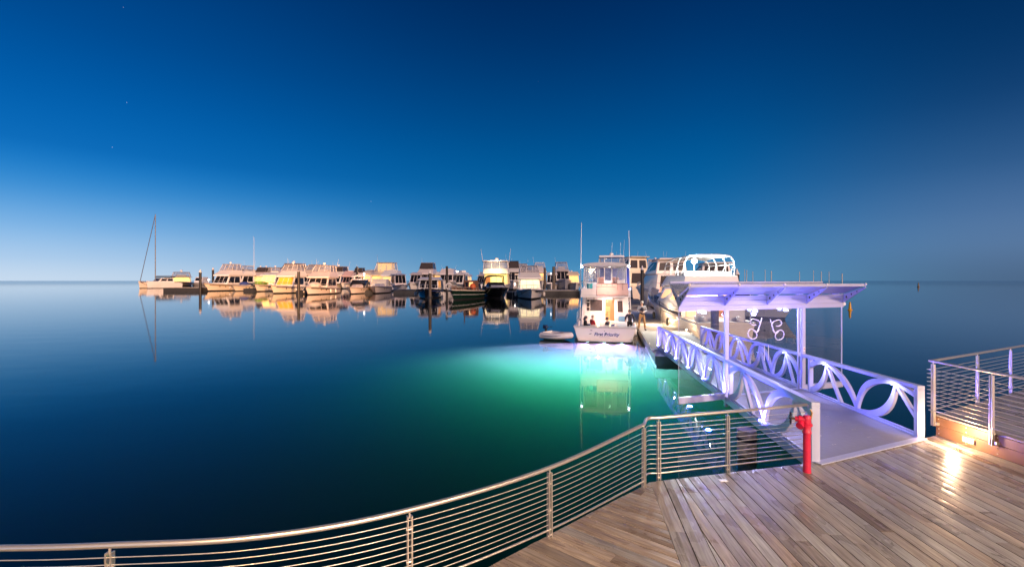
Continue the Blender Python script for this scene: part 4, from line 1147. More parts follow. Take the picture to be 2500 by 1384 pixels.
    b = back(908, 708, 62, 688, 635, 'cruiser with its whole flybridge enclosure glowing orange', encl='lit', sup=CREAM, ant=1, dome=False, ycab=.50, yfly=.66, window=E_WARM, front=E_WARM, sidewin=E_WARM)
    b.prism('lit_curtain', E_WARM, b.L * .20, b.L * .32, b.B * .30, b.B * .28, (708 - 672) * b.B / 62, (708 - 645) * b.B / 62, 0, 0, 0)
    back(1027, 709, 46, 686, 637, 'hardtop cruiser with a smoked bridge and a cream tender hanging behind the black boat', encl='dark', sup=PINKW, ant=0, dome=False, ycab=.55, yfly=.76)
    back(1083, 710, 40, 684, 650, 'grey-topped cruiser with an open rail bridge beside a black pile', encl=None, roof=False, dome=False, sup=PINKW, ant=2, ycab=.66, yfly=.92)
    back(1122, 706, 46, 695, 668, 'low white cabin boat with small warm windows behind the trawler', encl=None, roof=False, dome=False, ant=1, ycab=.85, yfly=1.0, window=E_WARM, front=E_WARM)
    b = back(1154, 708, 27, 692, 668, 'little cream wheelhouse boat leaning right, left of the yellow-lit stern', sup=CREAM, encl=None, roof=False, dome=False, ant=1, ycab=.86, yfly=1.0, head=-35)
    back(1253, 708, 40, 684, 633, 'cruiser with a blue bridge cover behind the black runabout', encl='dark', sup=WHITE, canvas=CANVAS_BL, ant=1, dome=False, ycab=.6, yfly=.74)
    back(1322, 708, 34, 686, 637, 'cruiser with an open rail bridge just right of the pale-windowed cruiser', encl='thin', roof=False, dome=False, sup=PINKW, ant=1, ycab=.6, yfly=.78, window=E_WARM)
    b = back(440, 699, 48, 688, 662, 'yellow-lit boat lying behind the catamaran at the far left', encl='thin', roof=True, dome=True, ant=0, hull=CREAM, sup=CREAM, window=E_YEL, front=E_YEL, ycab=.6, yfly=.7, head=35)
    # more boats packed behind the first rows
    more = [
     (548, 705, 34, 690, 646, 'white bridge cruiser hidden behind the leftmost tall white cruiser', dict(encl='thin', ant=2, dome=False, ycab=.55)),
     (578, 704, 30, 690, 655, 'low white cruiser with dark window band, left of the twin-domed boat', dict(encl=None, roof=False, dome=False, ant=1, ycab=.8, yfly=.95)),
     (640, 704, 40, 688, 650, 'cream cruiser with lit windows left of the wide smoked-bridge cruiser', dict(sup=CREAM, encl='vinyl', ant=1, dome=True, window=E_WARM, front=E_WARM)),
     (700, 704, 42, 689, 645, 'dusky cruiser with tall screens between the wide smoked-bridge and amber-curtained cruisers', dict(sup=PINKW, encl='vinyl', ant=2, dome=False)),
     (792, 705, 46, 690, 647, 'white bridge cruiser directly behind the large dusky cruiser', dict(encl='dark', ant=2, dome=True)),
     (818, 704, 36, 690, 650, 'pale cruiser with a blue bridge cover left of the mauve-covered boat', dict(encl='thin', canvas=CANVAS_BL, ant=1, dome=False)),
     (882, 706, 40, 690, 655, 'cream cruiser with orange saloon windows left of the glowing flybridge', dict(sup=CREAM, encl=None, roof=False, dome=False, ant=1, ycab=.75, yfly=.95, window=E_AMB, front=E_WARM)),
     (938, 708, 44, 690, 653, 'white boat with orange-lit side windows right of the glowing flybridge', dict(encl=None, roof=False, dome=False, ant=1, ycab=.62, yfly=.9, window=E_WARM, sidewin=E_AMB)),
     (966, 708, 36, 690, 667, 'low pale hull with a long white cabin right of the orange-lit boats', dict(encl=None, roof=False, dome=False, ant=0, ycab=.9, yfly=1.0)),
     (1003, 709, 34, 690, 664, 'white cabin boat with dark glass left of the black-hulled boat', dict(encl=None, roof=False, dome=False, ant=1, ycab=.86, yfly=1.0, sup=PINKW)),
     (1058, 708, 34, 690, 662, 'white cruiser with a lit cabin between the black boat and the grey-topped cruiser', dict(encl=None, roof=False, dome=False, ant=1, ycab=.8, yfly=.98, window=E_WARM)),
     (1106, 708, 34, 692, 664, 'pale cruiser low behind the trawler wheelhouse', dict(encl=None, roof=False, dome=False, ant=2, ycab=.84, yfly=1.0)),
     (1178, 708, 40, 690, 662, 'dark-windowed white cruiser just left of the yellow-lit stern', dict(encl='thin', roof=True, dome=False, ant=1, ycab=.6, yfly=.75)),
     (1283, 708, 44, 688, 640, 'bridge cruiser with warm windows right behind the pale-windowed cruiser', dict(encl='vinyl', ant=2, dome=False, window=E_WARM, sup=CREAM)),
     (1345, 709, 30, 692, 664, 'small white cabin boat between the two tall brown piles', dict(encl=None, roof=False, dome=False, ant=1, ycab=.85, yfly=1.0)),
     (1405, 709, 36, 690, 662, 'cream cabin boat just left of the lettered cruiser', dict(encl=None, roof=False, dome=True, ant=1, ycab=.8, yfly=1.0, sup=CREAM, window=E_WARM)),
    ]
    for k, (x, ywl, bpx, ysh, ytop, label, kw) in enumerate(more):
        back(x, ywl, bpx, ysh, ytop, label, head=((k * 37) % 11 - 5) * 2.2, **kw)
    # far masts and hulls on the skyline, tiny
    for x, yt, w in ((405, 676, 20), (470, 676, 24), (960, 668, 22), (1140, 660, 16), (1116, 660, 18)):
        q = place(x, 697, w, 690, yt, H(x % 7 * 5), 2.6)
        b = Boat('motor_boat', {405: 'tiny pale boat on the skyline behind the catamaran cabin', 470: 'tiny pale boat left of the first capped pile', 960: 'tiny pale boat on the skyline right of the orange-lit flybridge', 1140: 'tiny white boat on the skyline above the trawler stern', 1116: 'tiny white boat on the skyline above the warm-windowed cabin boat'}[x], q['L'], q['B'], q['fb'], q['fb'] * .8, q['rake'], q['loc'], q['rz'], BK)
        b.hull(WHITE); c = b.prism('cabin', WHITE, b.L * .2, b.L * .6, b.B * .4, b.B * .36, q['fb'] * .8, q['top'], rf=b.L * .1, si=b.B * .04)
        b.win(c['front'], .08, .4, .92, .85, DARKW, 'windscreen')

def catamaran():
    p = P(338, 704, 0); s = p.y / F
    # two bows towards us and to the left; heading about -Y turned to the left
    hd = PI - math.radians(28)
    t = thing('sailing_catamaran', 'white sailing catamaran with one tall bare mast at the far left', 'catamaran', (p.x, p.y, 0), hd)
    L = 34 * s * 2.2; sp = 62 * s * .62
    for sx in (0, -1):
        x0 = sx * sp
        mb = MB(); n = 10; rows = []
        for i in range(n + 1):
            u = i / n; b = (12 * s * .5) * (1 - u ** 3) + .05; zs = (13 + 5 * u) * s; y = -L + u * L
            rows.append([(x0, y - .02 * L * u, -.4), (x0 + b * .8, y - .03 * L * u, 1.2 * s), (x0 + b, y, zs), (x0 - b, y, zs), (x0 - b * .8, y - .03 * L * u, 1.2 * s)])
        o = 0
        for r in rows: mb.v += [V(q) for q in r]
        for i in range(n):
            for j in range(5):
                mb.f.append([i * 5 + j, i * 5 + (j + 1) % 5, (i + 1) * 5 + (j + 1) % 5, (i + 1) * 5 + j]); mb.mi.append(1 if j in (0, 4) else 0)
        mb.f.append([0, 1, 2, 3, 4]); mb.mi.append(0); mb.f.append([n * 5 + k for k in range(5)]); mb.mi.append(0)
        ho = mb.build('hull', [CREAM if sx == 0 else WHITE, ANTIF], t, smooth=True)
    b = Boat.__new__(Boat); b.t, b.B, b.L = t, sp, L
    b.prism('bridge_deck', WHITE, -L * .95, -L * .25, sp * .5, sp * .5, 7 * s, 14 * s)['ob'].location.x = -sp / 2
    c = b.prism(None, None, -L * .80, -L * .32, sp * .46, sp * .40, 14.1 * s, 25 * s, rf=L * .14, rb=0, si=sp * .05)
    mb = MB(); mb.hexa(c['b'], c['t']); o = mb.build('cabin', WHITE, t, bevel=.1); o.location.x = -sp / 2
    for fc, u0, u1 in (('front', .06, .94), ('port', .1, .5), ('port', .55, .92), ('star', .08, .45), ('star', .5, .9)):
        w = MB().pane(c[fc], u0, .35, u1, .86, .03, .02).build('window', DARKW, t); w.location.x = -sp / 2
    bi = b.prism('bimini', CANVAS_BK, -L * .85, -L * .42, sp * .40, sp * .36, 26 * s, 28.5 * s); bi['ob'].location.x = -sp / 2
    mx = V((-sp / 2, -L * .36, 0))
    MB().tube([mx + V((0, 0, 20 * s)), mx + V((0, 0, 183 * s))], [1.15 * s, .9 * s], 8).build('mast', mat('mast_grey', (.16, .17, .20), .4), t, smooth=True)
    MB().tube([mx + V((0, .2, 30 * s)), mx + V((0, -L * .5, 31 * s))], .8 * s, 8).build('boom', ALU, t, smooth=True)
    st = MB(); st.tube([mx + V((0, 0, 182 * s)), V((-sp / 2 + sp * .1, L * .04, 17 * s))], .75 * s, 6); st.build('forestay', mat('stay_grey', (.12, .13, .16), .5), t)
    MB().tube([V((sp * .02, -.03 * L, 16 * s)), V((-sp - sp * .02, -.03 * L, 16 * s))], .9 * s, 6).build('cross_beam', ALU, t)
catamaran()

def trawler():
    q = place(1107, 733, 62, 708, 690, H(-14), 2.6, rake=.06)
    b = Boat('fishing_boat', 'dark green wooden fishing boat with its deck full of brown gear', q['L'], q['B'], q['fb'], q['fb'] * .8, q['rake'], q['loc'], q['rz'], FR)
    b.hull(GREENH, ANTIF, RUST)
    B, L, fb = b.B, b.L, b.fb; n = 16
    pts = [V((b.bd(i / n) * 1.01, b.yd(i / n), b.zs(i / n) + .02)) for i in range(n + 1)]
    MB().tube(pts + [V((-p.x, p.y, p.z)) for p in pts[::-1]], .018 * B, 6).build('gunwale', CREAM, b.t, smooth=True)
    pts = [V((b.bw(i / n) + (b.bd(i / n) - b.bw(i / n)) * .5 + .01 * B, (b.yd(i / n) + i / n * (L - b.rake)) / 2, b.zs(i / n) * .55)) for i in range(n + 1)]
    MB().tube(pts + [V((-p.x, p.y, p.z)) for p in pts[::-1]], .008 * B, 6).build('white_line', CAPW, b.t, smooth=True)
    rd = random.Random(5)
    h = fb * 1.25
    c = b.prism('wheelhouse', RUST, L * .12, L * .34, B * .26, B * .24, fb * .7, fb * 1.95, rf=L * .03, si=.02 * B)
    b.win(c['front'], .1, .45, .45, .85, DARKW); b.win(c['front'], .55, .45, .9, .85, E_WARM)
    for k in range(14):
        u = rd.uniform(.25, .88); x = rd.uniform(-.75, .75) * b.bd(u); r = rd.uniform(.035, .075) * B
        if k % 3 == 0: MB().ball((x, L * u, b.zs(u) + r * .8), r, 8, .9).build('net_heap', RUST, b.t)
        elif k % 3 == 1: MB().box((x, L * u, b.zs(u) + r), (r * 1.8, r * 1.6, r * 2.4), rd.random()).build('crate', WOODW if k % 2 else RUST, b.t)
        else: MB().lathe([(r, 0), (r * 1.1, r), (r, r * 2.2)], (x, L * u, b.zs(u)), 8).build('barrel', mat('barrel_tan', (.35, .22, .15), .6), b.t)
    MB().tube([(B * .1, L * .36, fb), (B * .12, L * .38, fb * 2.6)], .02 * B, 6).build('derrick', RUST, b.t)
    MB().ball((-B * .34, L * .5, fb * 1.3), B * .12, 10).build('orange_float', ORANGE, b.t, smooth=True)
    MB().tube([V((B * .30 + math.cos(a) * B * .11, L * .82, fb * 1.35 + math.sin(a) * B * .11)) for a in [k * PI / 6 for k in range(12)]], .03 * B, 6, True).build('white_ring', CAPW, b.t, smooth=True)
    b.bow_rail(fb * .3, .3)

def runabout():
    q = place(1222, 729, 58, 701, 673, H(14), 2.4, rake=.14)
    b = Boat('runabout', 'glossy black runabout with a pale foredeck and black wakeboard arch', q['L'], q['B'], q['fb'], q['fb'] * .85, q['rake'], q['loc'], q['rz'], FR)
    B, L, fb, top = b.B, b.L, b.fb, q['top']
    b.hull(NAVYH, ANTIF, mat('deck_silver', (.5, .5, .53), .35))
    b.prism('foredeck', mat('deck_silver', (.5, .5, .53), .35), L * .52, L * .93, B * .42, B * .12, fb * .86, fb * 1.16, rf=L * .22, si=B * .08)
    b.prism('windscreen', DARKW, L * .44, L * .62, B * .40, B * .35, fb * 1.0, fb * 1.42, rf=L * .12, si=B * .08)
    b.prism('cockpit_seat', CANVAS_BK, L * .08, L * .34, B * .38, B * .38, fb * .75, fb * 1.05)
    y = L * .40
    pts = [V((B * .42, y - .08 * L, fb * .9)), V((B * .38, y, top * .86)), V((B * .28, y + .05 * L, top)), V((-B * .28, y + .05 * L, top)), V((-B * .38, y, top * .86)), V((-B * .42, y - .08 * L, fb * .9))]
    mb = MB(); mb.tube(smooth_path(pts, 5), .022 * B, 6); p2 = [V((p.x, p.y - .10 * L, p.z * .96 if p.z > fb else p.z)) for p in pts]; mb.tube(smooth_path(p2, 5), .018 * B, 6)
    mb.build('wakeboard_arch', RUBBER, b.t, smooth=True)
    pts = [V((b.bd(i / 12) * 1.0 + .006 * B, b.yd(i / 12), b.zs(i / 12) * .55)) for i in range(2, 12)]

def yellow_boat():
    q = place(1204, 713, 64, 694, 634, math.radians(-6), 2.6, bow=False)
    s, B, L = q['s'], q['B'], q['L']
    b = Boat('game_fishing_boat', 'game fishing boat stern-on with its cockpit and cabin lit bright yellow', L, B, q['fb'] * 1.3, q['fb'], q['rake'], q['loc'], q['rz'], FR)
    b.hull(WHITE)
    top = q['top']; Yb = mat('cabin_yellow_cream', (.72, .64, .36), .4, var=.06)
    z1 = (713 - 668) * s
    c = b.prism('cabin', Yb, L * .26, L * .7, B * .44, B * .40, q['fb'] * .8, z1, rf=L * .1, si=.02 * B)
    b.win(c['back'], .06, .10, .26, .72, WOODW, 'door'); b.win(c['back'], .32, .32, .50, .82, E_YEL); b.win(c['back'], .54, .28, .94, .82, E_YEL)
    f = b.prism('flybridge_coaming', WHITE, L * .20, L * .60, B * .46, B * .42, z1 + .01, (713 - 655) * s, rf=L * .06, si=.03 * B)
    e = b.prism(None, None, L * .22, L * .52, B * .44, B * .40, (713 - 655) * s, (713 - 637) * s, rf=L * .03, si=.02 * B)
    mb = MB()
    for fc in ('front', 'star', 'port', 'back'): mb.pane(e[fc], .01, .01, .99, .99, .004, .004)
    mb.build('clear_enclosure', CLEAR, b.t); b.frames(e, .012 * B, CAPW)
    b.prism('hardtop', WHITE, L * .18, L * .56, B * .46, B * .42, (713 - 637) * s, top, rf=L * .02, si=.02 * B)
    b.dome((0, L * .34, top), .07 * B)
    for sx in (-1, 1): b.antenna((sx * B * .47, L * .26, (713 - 640) * s), 30 * s * 1.2, (sx * .12 * B * .6, -.05 * B), r=.010 * B)
    mb = MB()
    for k in range(9):
        x = (-.44 + .11 * k) * B; mb.tube([(x, L * .205, (713 - 663) * s), (x, L * .205, (713 - 655) * s)], .006 * B, 5)
    mb.tube([(-.46 * B, L * .205, (713 - 655) * s), (.46 * B, L * .205, (713 - 655) * s)], .009 * B, 6); mb.build('bridge_rail', STEEL, b.t, smooth=True)
    lamp('cockpit_lamp', (0, -L * .05, z1 * 1.1), (1, .76, .24), 2600, 'SPOT', radius=.3, parent=b.t, direction=(0, 1, -.25), angle=80)
    lamp('bridge_spot', (0, L * .04, top), (1, .66, .40), 1500, 'SPOT', radius=.3, parent=b.t, direction=(0, 1, -.2), angle=80)
marina()

# ================================================================== PEOPLE
def person(label, loc, rz, pose, top_m, leg_m, hair_m, height=1.75, vest=None, long_hair=False, group=None):
    t = thing('person', label, 'person', loc, rz, group)
    k = height / 1.75
    J = {'pelvis': (0, 0, .93), 'waist': (0, .0, 1.08), 'chest': (0, .0, 1.32), 'neck': (0, .0, 1.47), 'throat': (0, .01, 1.53), 'face': (0, .03, 1.61), 'crown': (0, .01, 1.72), 'nose': (0, .125, 1.61)}
    arms, legs = {}, {}
    for sx, n in ((1, 'r'), (-1, 'l')):
        arms[n] = [(sx * .17, 0, 1.41), (sx * .24, -.03, 1.14), (sx * .25, .06, .90)]
        legs[n] = [(sx * .09, 0, .90), (sx * .11, .02, .48), (sx * .12, -.02, .08), (sx * .14, .13, .035)]
    if pose == 'hands_front':
        for sx, n in ((1, 'r'), (-1, 'l')):
            arms[n] = [(sx * .18, 0, 1.41), (sx * .27, -.02, 1.15), (sx * .10, .22, 1.12)]
            legs[n] = [(sx * .09, 0, .90), (sx * .15, .03, .48), (sx * .19, -.02, .08), (sx * .22, .12, .035)]
    if pose == 'lean':
        arms['r'] = [(.18, 0, 1.41), (.26, .06, 1.16), (.20, .24, 1.06)]
        J['chest'] = (-.02, .05, 1.31); J['neck'] = (-.02, .08, 1.45); J['throat'] = (-.02, .10, 1.51); J['face'] = (-.02, .13, 1.58); J['crown'] = (-.02, .11, 1.69); J['nose'] = (-.02, .22, 1.57)
    if pose == 'sit':
        dz = -.45
        for q in list(J): x, y, z = J[q]; J[q] = (x, y + (z - .93) * .08, z + dz)
        for sx, n in ((1, 'r'), (-1, 'l')):
            arms[n] = [(sx * .17, .03, .96), (sx * .23, .08, .70), (sx * .14, .32, .66)]
            legs[n] = [(sx * .09, .02, .47), (sx * .12, .43, .48), (sx * .12, .42, .09), (sx * .13, .56, .04)]
    def skin(name, m, chains, root, sub=1):
        vs, es, rs = [], [], []; idx = {}
        def vid(p, r):
            key = tuple(round(c, 4) for c in p)
            if key in idx: return idx[key]
            idx[key] = len(vs); vs.append(V(p) * k); rs.append(r * k); return idx[key]
        for ch in chains:
            for (p, r), (q, r2) in zip(ch, ch[1:]):
                a, b = vid(p, r), vid(q, r2)
                if a != b: es.append((a, b))
        me = bpy.data.meshes.new(name); me.from_pydata(vs, es, []); me.materials.append(m)
        o = bpy.data.objects.new(name, me); COL.objects.link(o); o.parent = t
        sk = o.modifiers.new('skin', 'SKIN'); sk.use_smooth_shade = True
        if not me.skin_vertices:
            bpy.context.view_layer.objects.active = o
            try: me.skin_vertices
            except Exception: pass
        lay = me.skin_vertices[0].data if me.skin_vertices else None
        if lay is None:
            bm = bmesh.new(); bm.from_mesh(me); bm.verts.layers.skin.verify(); bm.to_mesh(me); bm.free(); lay = me.skin_vertices[0].data
        for i, r in enumerate(rs): lay[i].radius = (r, r)
        rk = idx[tuple(round(c, 4) for c in root)]
        for i in range(len(rs)): lay[i].use_root = (i == rk)
        ss = o.modifiers.new('subsurf', 'SUBSURF'); ss.levels = sub; ss.render_levels = sub
        return o
    j = J
    body = [[(j['pelvis'], .105), (j['waist'], .10), (j['chest'], .12), (j['neck'], .06), (j['throat'], .055), (j['face'], .092), (j['crown'], .062)], [(j['face'], .092), (j['nose'], .018)]]
    for n in 'rl':
        sx = 1 if n == 'r' else -1
        a = arms[n]; l = legs[n]
        body.append([(j['chest'], .12), (a[0], .062), (a[1], .045), (a[2], .032)])
        w = V(a[2]); d = (w - V(a[1])).normalized(); palm = w + d * .07
        body.append([(a[2], .032), (tuple(palm), .030)])
        side = d.cross(V((0, 1, 0)) if abs(d.y) < .8 else V((1, 0, 0))).normalized()
        for f in range(4):
            o1 = palm + side * (f - 1.5) * .019 + d * .022; o2 = o1 + d * (.035 + .008 * (1.5 - abs(f - 1.5))) + V((0, .008, -.006)); o3 = o2 + d * .026 + V((0, .012, -.012))
            body.append([(tuple(palm), .030), (tuple(o1), .0095), (tuple(o2), .0085), (tuple(o3), .007)])
        th = w + d * .03 - side * .030; body.append([(a[2], .032), (tuple(th), .012), (tuple(th + d * .03 - side * .012), .009)])
        body.append([(j['pelvis'], .105), (l[0], .085), (l[1], .058), (l[2], .040), (l[3], .035)])
    skin('body', SKIN, body, j['pelvis'])
    shirt = [[(j['waist'], .125), (j['chest'], .140), (tuple(V(j['neck']) - V((0, 0, .03))), .075)], [(tuple(V(j['pelvis']) + V((0, 0, .02))), .120), (j['waist'], .125)]]
    for n in 'rl':
        a = arms[n]; shirt.append([(j['chest'], .140), (a[0], .078), (a[1], .060), (tuple(V(a[1]).lerp(V(a[2]), .9)), .046)])
    skin('jacket' if not vest else 'shirt', top_m, shirt, j['waist'])
    if vest:
        skin('vest', vest, [[(tuple(V(j['pelvis']) + V((0, 0, .0))), .130), (j['waist'], .138), (j['chest'], .156), (tuple(V(j['neck']) - V((0, 0, .05))), .09)]], j['waist'])
    tr = []
    for n in 'rl':
        l = legs[n]; tr.append([(tuple(V(j['pelvis']) - V((0, 0, .02))), .115), (l[0], .098), (l[1], .070), (tuple(V(l[1]).lerp(V(l[2]), .95)), .055)])
    skin('trousers', leg_m, tr, tuple(V(j['pelvis']) - V((0, 0, .02))))
    for n in 'rl':
        l = legs[n]; a, b = V(l[2]) * k, V(l[3]) * k
        MB().tube([a + V((0, -.05, -.03)), a + V((0, 0, -.02)), b + V((0, .02, 0)), b + V((0, .06, -.005))], [.035, .05, .045, .02], 8).build('shoe', CL_BLACK, t, smooth=True)
    f, c = V(j['face']) * k, V(j['crown']) * k
    hb = MB(); hb.ball(f + V((0, -.022, .055)) * k, .105 * k, 12, .92)
    if long_hair: hb.tube([f + V((0, -.07, .05)), f + V((0, -.10, -.10)), f + V((0, -.09, -.26))], [.075, .085, .04], 8)
    hb.build('hair', hair_m, t, smooth=True)
    for sx in (-1, 1): MB().ball(f + V((sx * .034, .092, .012)) * k, .010, 6).build('eye', CL_BLACK, t)
    return t

# ================================================================== THE LIT BOAT AT THE DOCK
def first_boat():
    o = P(1476, 833, 0); rz = -math.atan(.2164); s0 = o.y / F
    L, B = 11.5, 3.66
    PK = mat('gelcoat_lit', (.76, .72, .72), .28, coat=.4, var=.05, nscale=2)
    b = Boat('motor_cruiser', 'white cruiser stern-on with navy lettering on its transom, glowing water behind it', L, B, 1.55, .88, 1.3, o, rz)
    t = b.t
    b.hull(PK)
    # transom board, gunwale cap, swim step
    wb, wt = 1.60, 1.80
    mb = MB(); mb.hexa([(-wb, -.10, .05), (wb, -.10, .05), (wb, .02, .05), (-wb, .02, .05)], [(-wt, -.22, .80), (wt, -.22, .80), (wt, .02, .80), (-wt, .02, .80)])
    tr = mb.build('transom', PK, t, bevel=.02)
    MB().box((0, -.10, .85), (3.66, .32, .085)).build('gunwale_cap', mat('gelcoat_pale_grey', (.55, .53, .55), .35), t, bevel=.02)
    MB().box((0, -.30, .075), (3.1, .50, .05)).build('swim_step', PK, t, bevel=.02)
    for sx in (-1, 1): MB().box((sx * 1.77, 1.7, .84), (.20, 3.1, .09)).build('side_gunwale', PK, t, bevel=.02)
    slope = math.atan2(.12, .75)
    def letters(s, x, z, size, sh, name, off=0.0):
        me = text_mesh(s, size, .004, sh, off); me.materials.append(LETTER)
        ob = bpy.data.objects.new(name, me); COL.objects.link(ob); ob.parent = tr
        ob.location = (x, -.10 - (z - .05) * .16 - .008, z); ob.rotation_euler = (PI / 2 + slope, 0, 0); return ob
    letters('First', -.36, .43, .285, .22, 'lettering', .009); letters('Priority', .40, .425, .285, .22, 'lettering', .009)
    mb = MB()
    for x, z, w, h in ((-.86, .45, .12, .03), (-.80, .47, .05, .045), (.06, .43, .03, .14), (-.78, .66, .12, .035), (0, .64, .05, .03)): mb.box((x, -.105 - (z - .05) * .16, z), (w, .012, h))
    mb.build('transom_marks', LETTER, tr)
    mb = MB(); mb.box((0, -.105 - .2 * .16, .25), (.62, .010, .016)); mb.build('port_name_line', mat('pale_lettering', (.3, .25, .28), .5), tr)
    for x in (-1.0, 0, 1.0):
        MB().lathe([(.09, .0), (.09, -.03)], (x, -.11, -.42), 12, 'y').build('underwater_light', E_UW, t)
    # cockpit sole and sides are in the hull; saloon bulkhead
    yb = 3.2; zr = 2.55
    cab = b.prism('saloon', PK, yb, 7.6, 1.60, 1.40, .62, zr, rf=1.0, si=.10, bevel=.03)
    bk = cab['back']
    def wz(z): return (z - .62) / (zr - .62)
    b.win(bk, .105, wz(1.62), .44, wz(2.36), SMOKEW, 'saloon_window')
    b.win(bk, .505, wz(.66), .70, wz(2.38), mat('cabin_interior_glow', (.22, .10, .04), .5, emit=(1, .40, .09), estr=.36, var=.5, nscale=3), 'saloon_door')
    b.win(bk, .765, wz(1.55), .875, wz(2.30), SMOKEW, 'saloon_window')
    sh = MB()
    for x, z, w, h in ((.14, 1.05, .22, .5), (.20, 1.75, .28, .35), (.05, 1.7, .10, .5), (.26, 1.15, .14, .8), (.1, 2.25, .2, .12)): sh.box((x, yb - .02, z), (w, .025, h))
    sh.build('interior_shapes', mat('joinery_lit', (.35, .16, .06), .5, emit=(1, .58, .20), estr=.5), t)
    MB().box((-.02, yb - .03, 1.5), (.06, .05, 1.78)).build('door_post', PK, t); MB().box((.64, yb - .03, 1.5), (.07, .05, 1.78)).build('door_post', PK, t)
    MB().box((1.12, yb - .10, 1.12), (.52, .18, .32)).build('blue_towel', mat('towel_blue', (.10, .24, .40), .9, var=.3), t, bevel=.03)
    for fc in ('star', 'port'):
        for u0, u1 in ((.1, .45), (.5, .85)):
            a0, a1 = (u0, u1) if fc == 'star' else (1 - u1, 1 - u0); b.win(cab[fc], a0, .5, a1, .9, DARKW)
    # ladder to the flybridge
    mb = MB(); lx = -1.16
    for x in (lx - .17, lx + .17): mb.tube([(x, yb - .75, .75), (x, yb - .30, 2.75)], .018, 6)
    for k in range(6): 
        f = (k + .6) / 6.3; mb.tube([(lx - .17, yb - .75 + .45 * f, .75 + 2.0 * f), (lx + .17, yb - .75 + .45 * f, .75 + 2.0 * f)], .022, 6)
    mb.build('ladder', STEEL, t, smooth=True)
    # flybridge: deck, side coamings, aft panel
    y0, y1 = 1.75, 7.0
    b.prism('flybridge_deck', PK, y0, y1, 1.52, 1.40, 2.57, 2.68, bevel=.02)
    b.prism('flybridge_front', PK, 5.4, y1 - .1, 1.50, 1.30, 2.69, 3.5, rf=.7, si=.1, bevel=.03)
    for sx in (-1, 1): MB().hexa([(sx * 1.46, y0, 2.69), (sx * 1.52, y0, 2.69), (sx * 1.46, 5.3, 2.69), (sx * 1.40, 5.3, 2.69)], [(sx * 1.44, y0, 3.1), (sx * 1.50, y0, 3.1), (sx * 1.44, 5.3, 3.42), (sx * 1.38, 5.3, 3.42)]).build('side_coaming', PK, t)
    MB().box((-.98, y0 + .02, 2.92), (.94, .04, .44)).build('low_aft_panel', PK, t, bevel=.01)
    ap = MB(); ap.box((.46, y0 - .01, 3.08), (1.96, .03, .76)); apo = ap.build('aft_canvas_panel', mat('canvas_rose', (.70, .50, .46), .8, var=.12, bump=.2), t)
    mb = MB()
    c4 = [(-.52, y0 - .03, 2.70), (1.44, y0 - .03, 2.70), (1.44, y0 - .03, 3.46), (-.52, y0 - .03, 3.46)]
    mb.tube(c4, .020, 6, True)
    for k in range(1, 6): x = -.52 + 1.96 * k / 6; mb.tube([(x, y0 - .035, 3.30 if k < 4 else 3.05), (x, y0 - .035, 3.46)], .009, 5)
    mb.tube([(-.52, y0 - .035, 3.25), (.66, y0 - .035, 3.25)], .009, 5); mb.build('panel_frame', mat('frame_dark_red', (.10, .02, .02), .5), t, smooth=True)
    mb = MB(); mb.tube([(-1.48, y0, 3.12), (-1.48, y0, 3.55), (-.54, y0, 3.55)], .018, 6); mb.tube([(-1.0, y0, 3.12), (-1.0, y0, 3.55)], .014, 6); mb.build('corner_rail', STEEL, t, smooth=True)
    # flybridge furniture
    RO = mat('seat_rose', (.55, .33, .30), .7, var=.1)
    for x in (-.30, .68):
        m = MB(); m.box((x, 3.2, 3.35), (.46, .46, .10)); m.box((x, 2.98, 3.62), (.46, .10, .50)); m.tube([(x, 3.2, 2.68), (x, 3.2, 3.3)], .04, 8)
        m.build('helm_chair', RO, t, bevel=.03)
    MB().box((.20, 4.4, 3.35), (.62, .5, .62)).build('helm_console', WHITE, t, bevel=.04)
    MB().box((1.02, 2.6, 3.5), (.50, .42, .38)).build('cool_box', WHITE, t, bevel=.03)
    MB().lathe([(.16, 2.69), (.19, 3.42), (.21, 3.42), (.21, 3.45)], (-.98, 2.3, 0), 14).build('turquoise_tub', TURQ, t, smooth=True)
    # enclosure, hardtop
    e = b.prism(None, None, y0 + .25, 5.6, 1.36, 1.26, 3.30, 4.56, rf=.35, rb=.0, si=.04)
    mb = MB()
    for fc in ('front', 'star', 'port'): mb.pane(e[fc], .01, .01, .99, .99, .004, .004)
    mb.pane(e['back'], .0, .35, .30, .99, .004, .004); mb.pane(e['back'], .78, .35, 1, .99, .004, .004)
    mb.build('clear_enclosure', CLEAR2, t); b.frames(e, .026, CAPW)
    MB().tube([(-.95, y0 + .3, 4.5), (-.40, y0 + 1.2, 3.5)], .03, 6).build('strut', ALU, t); MB().tube([(.98, y0 + .3, 4.5), (.62, y0 + 1.2, 3.5)], .03, 6).build('strut', ALU, t)
    mb = MB(); n = 10; vs = []
    for i in range(n + 1):
        x = -1.44 + 2.88 * i / n; zc = .20 * math.sqrt(max(0, 1 - (x / 1.5) ** 2)); vs += [(x, y0 - .10, 4.57), (x, y0 - .10, 4.63 + zc), (x * .93, 5.4, 4.63 + zc), (x * .93, 5.4, 4.57)]
    fs = []
    for i in range(n):
        for k in range(4): a = i * 4 + k; c2 = i * 4 + (k + 1) % 4; fs.append((a, a + 4, c2 + 4, c2))
    fs += [(0, 1, 2, 3), tuple(n * 4 + k for k in (3, 2, 1, 0))]
    mb.add(vs, fs); mb.build('hardtop', mat('hardtop_grey', (.50, .49, .52), .5, var=.08), t, bevel=.015)
    MB().lathe([(.03, -.02), (.07, .0), (.07, .02)], (.3, y0 + .6, 4.545), 10).build('ceiling_lamp', E_LAMPW, t)
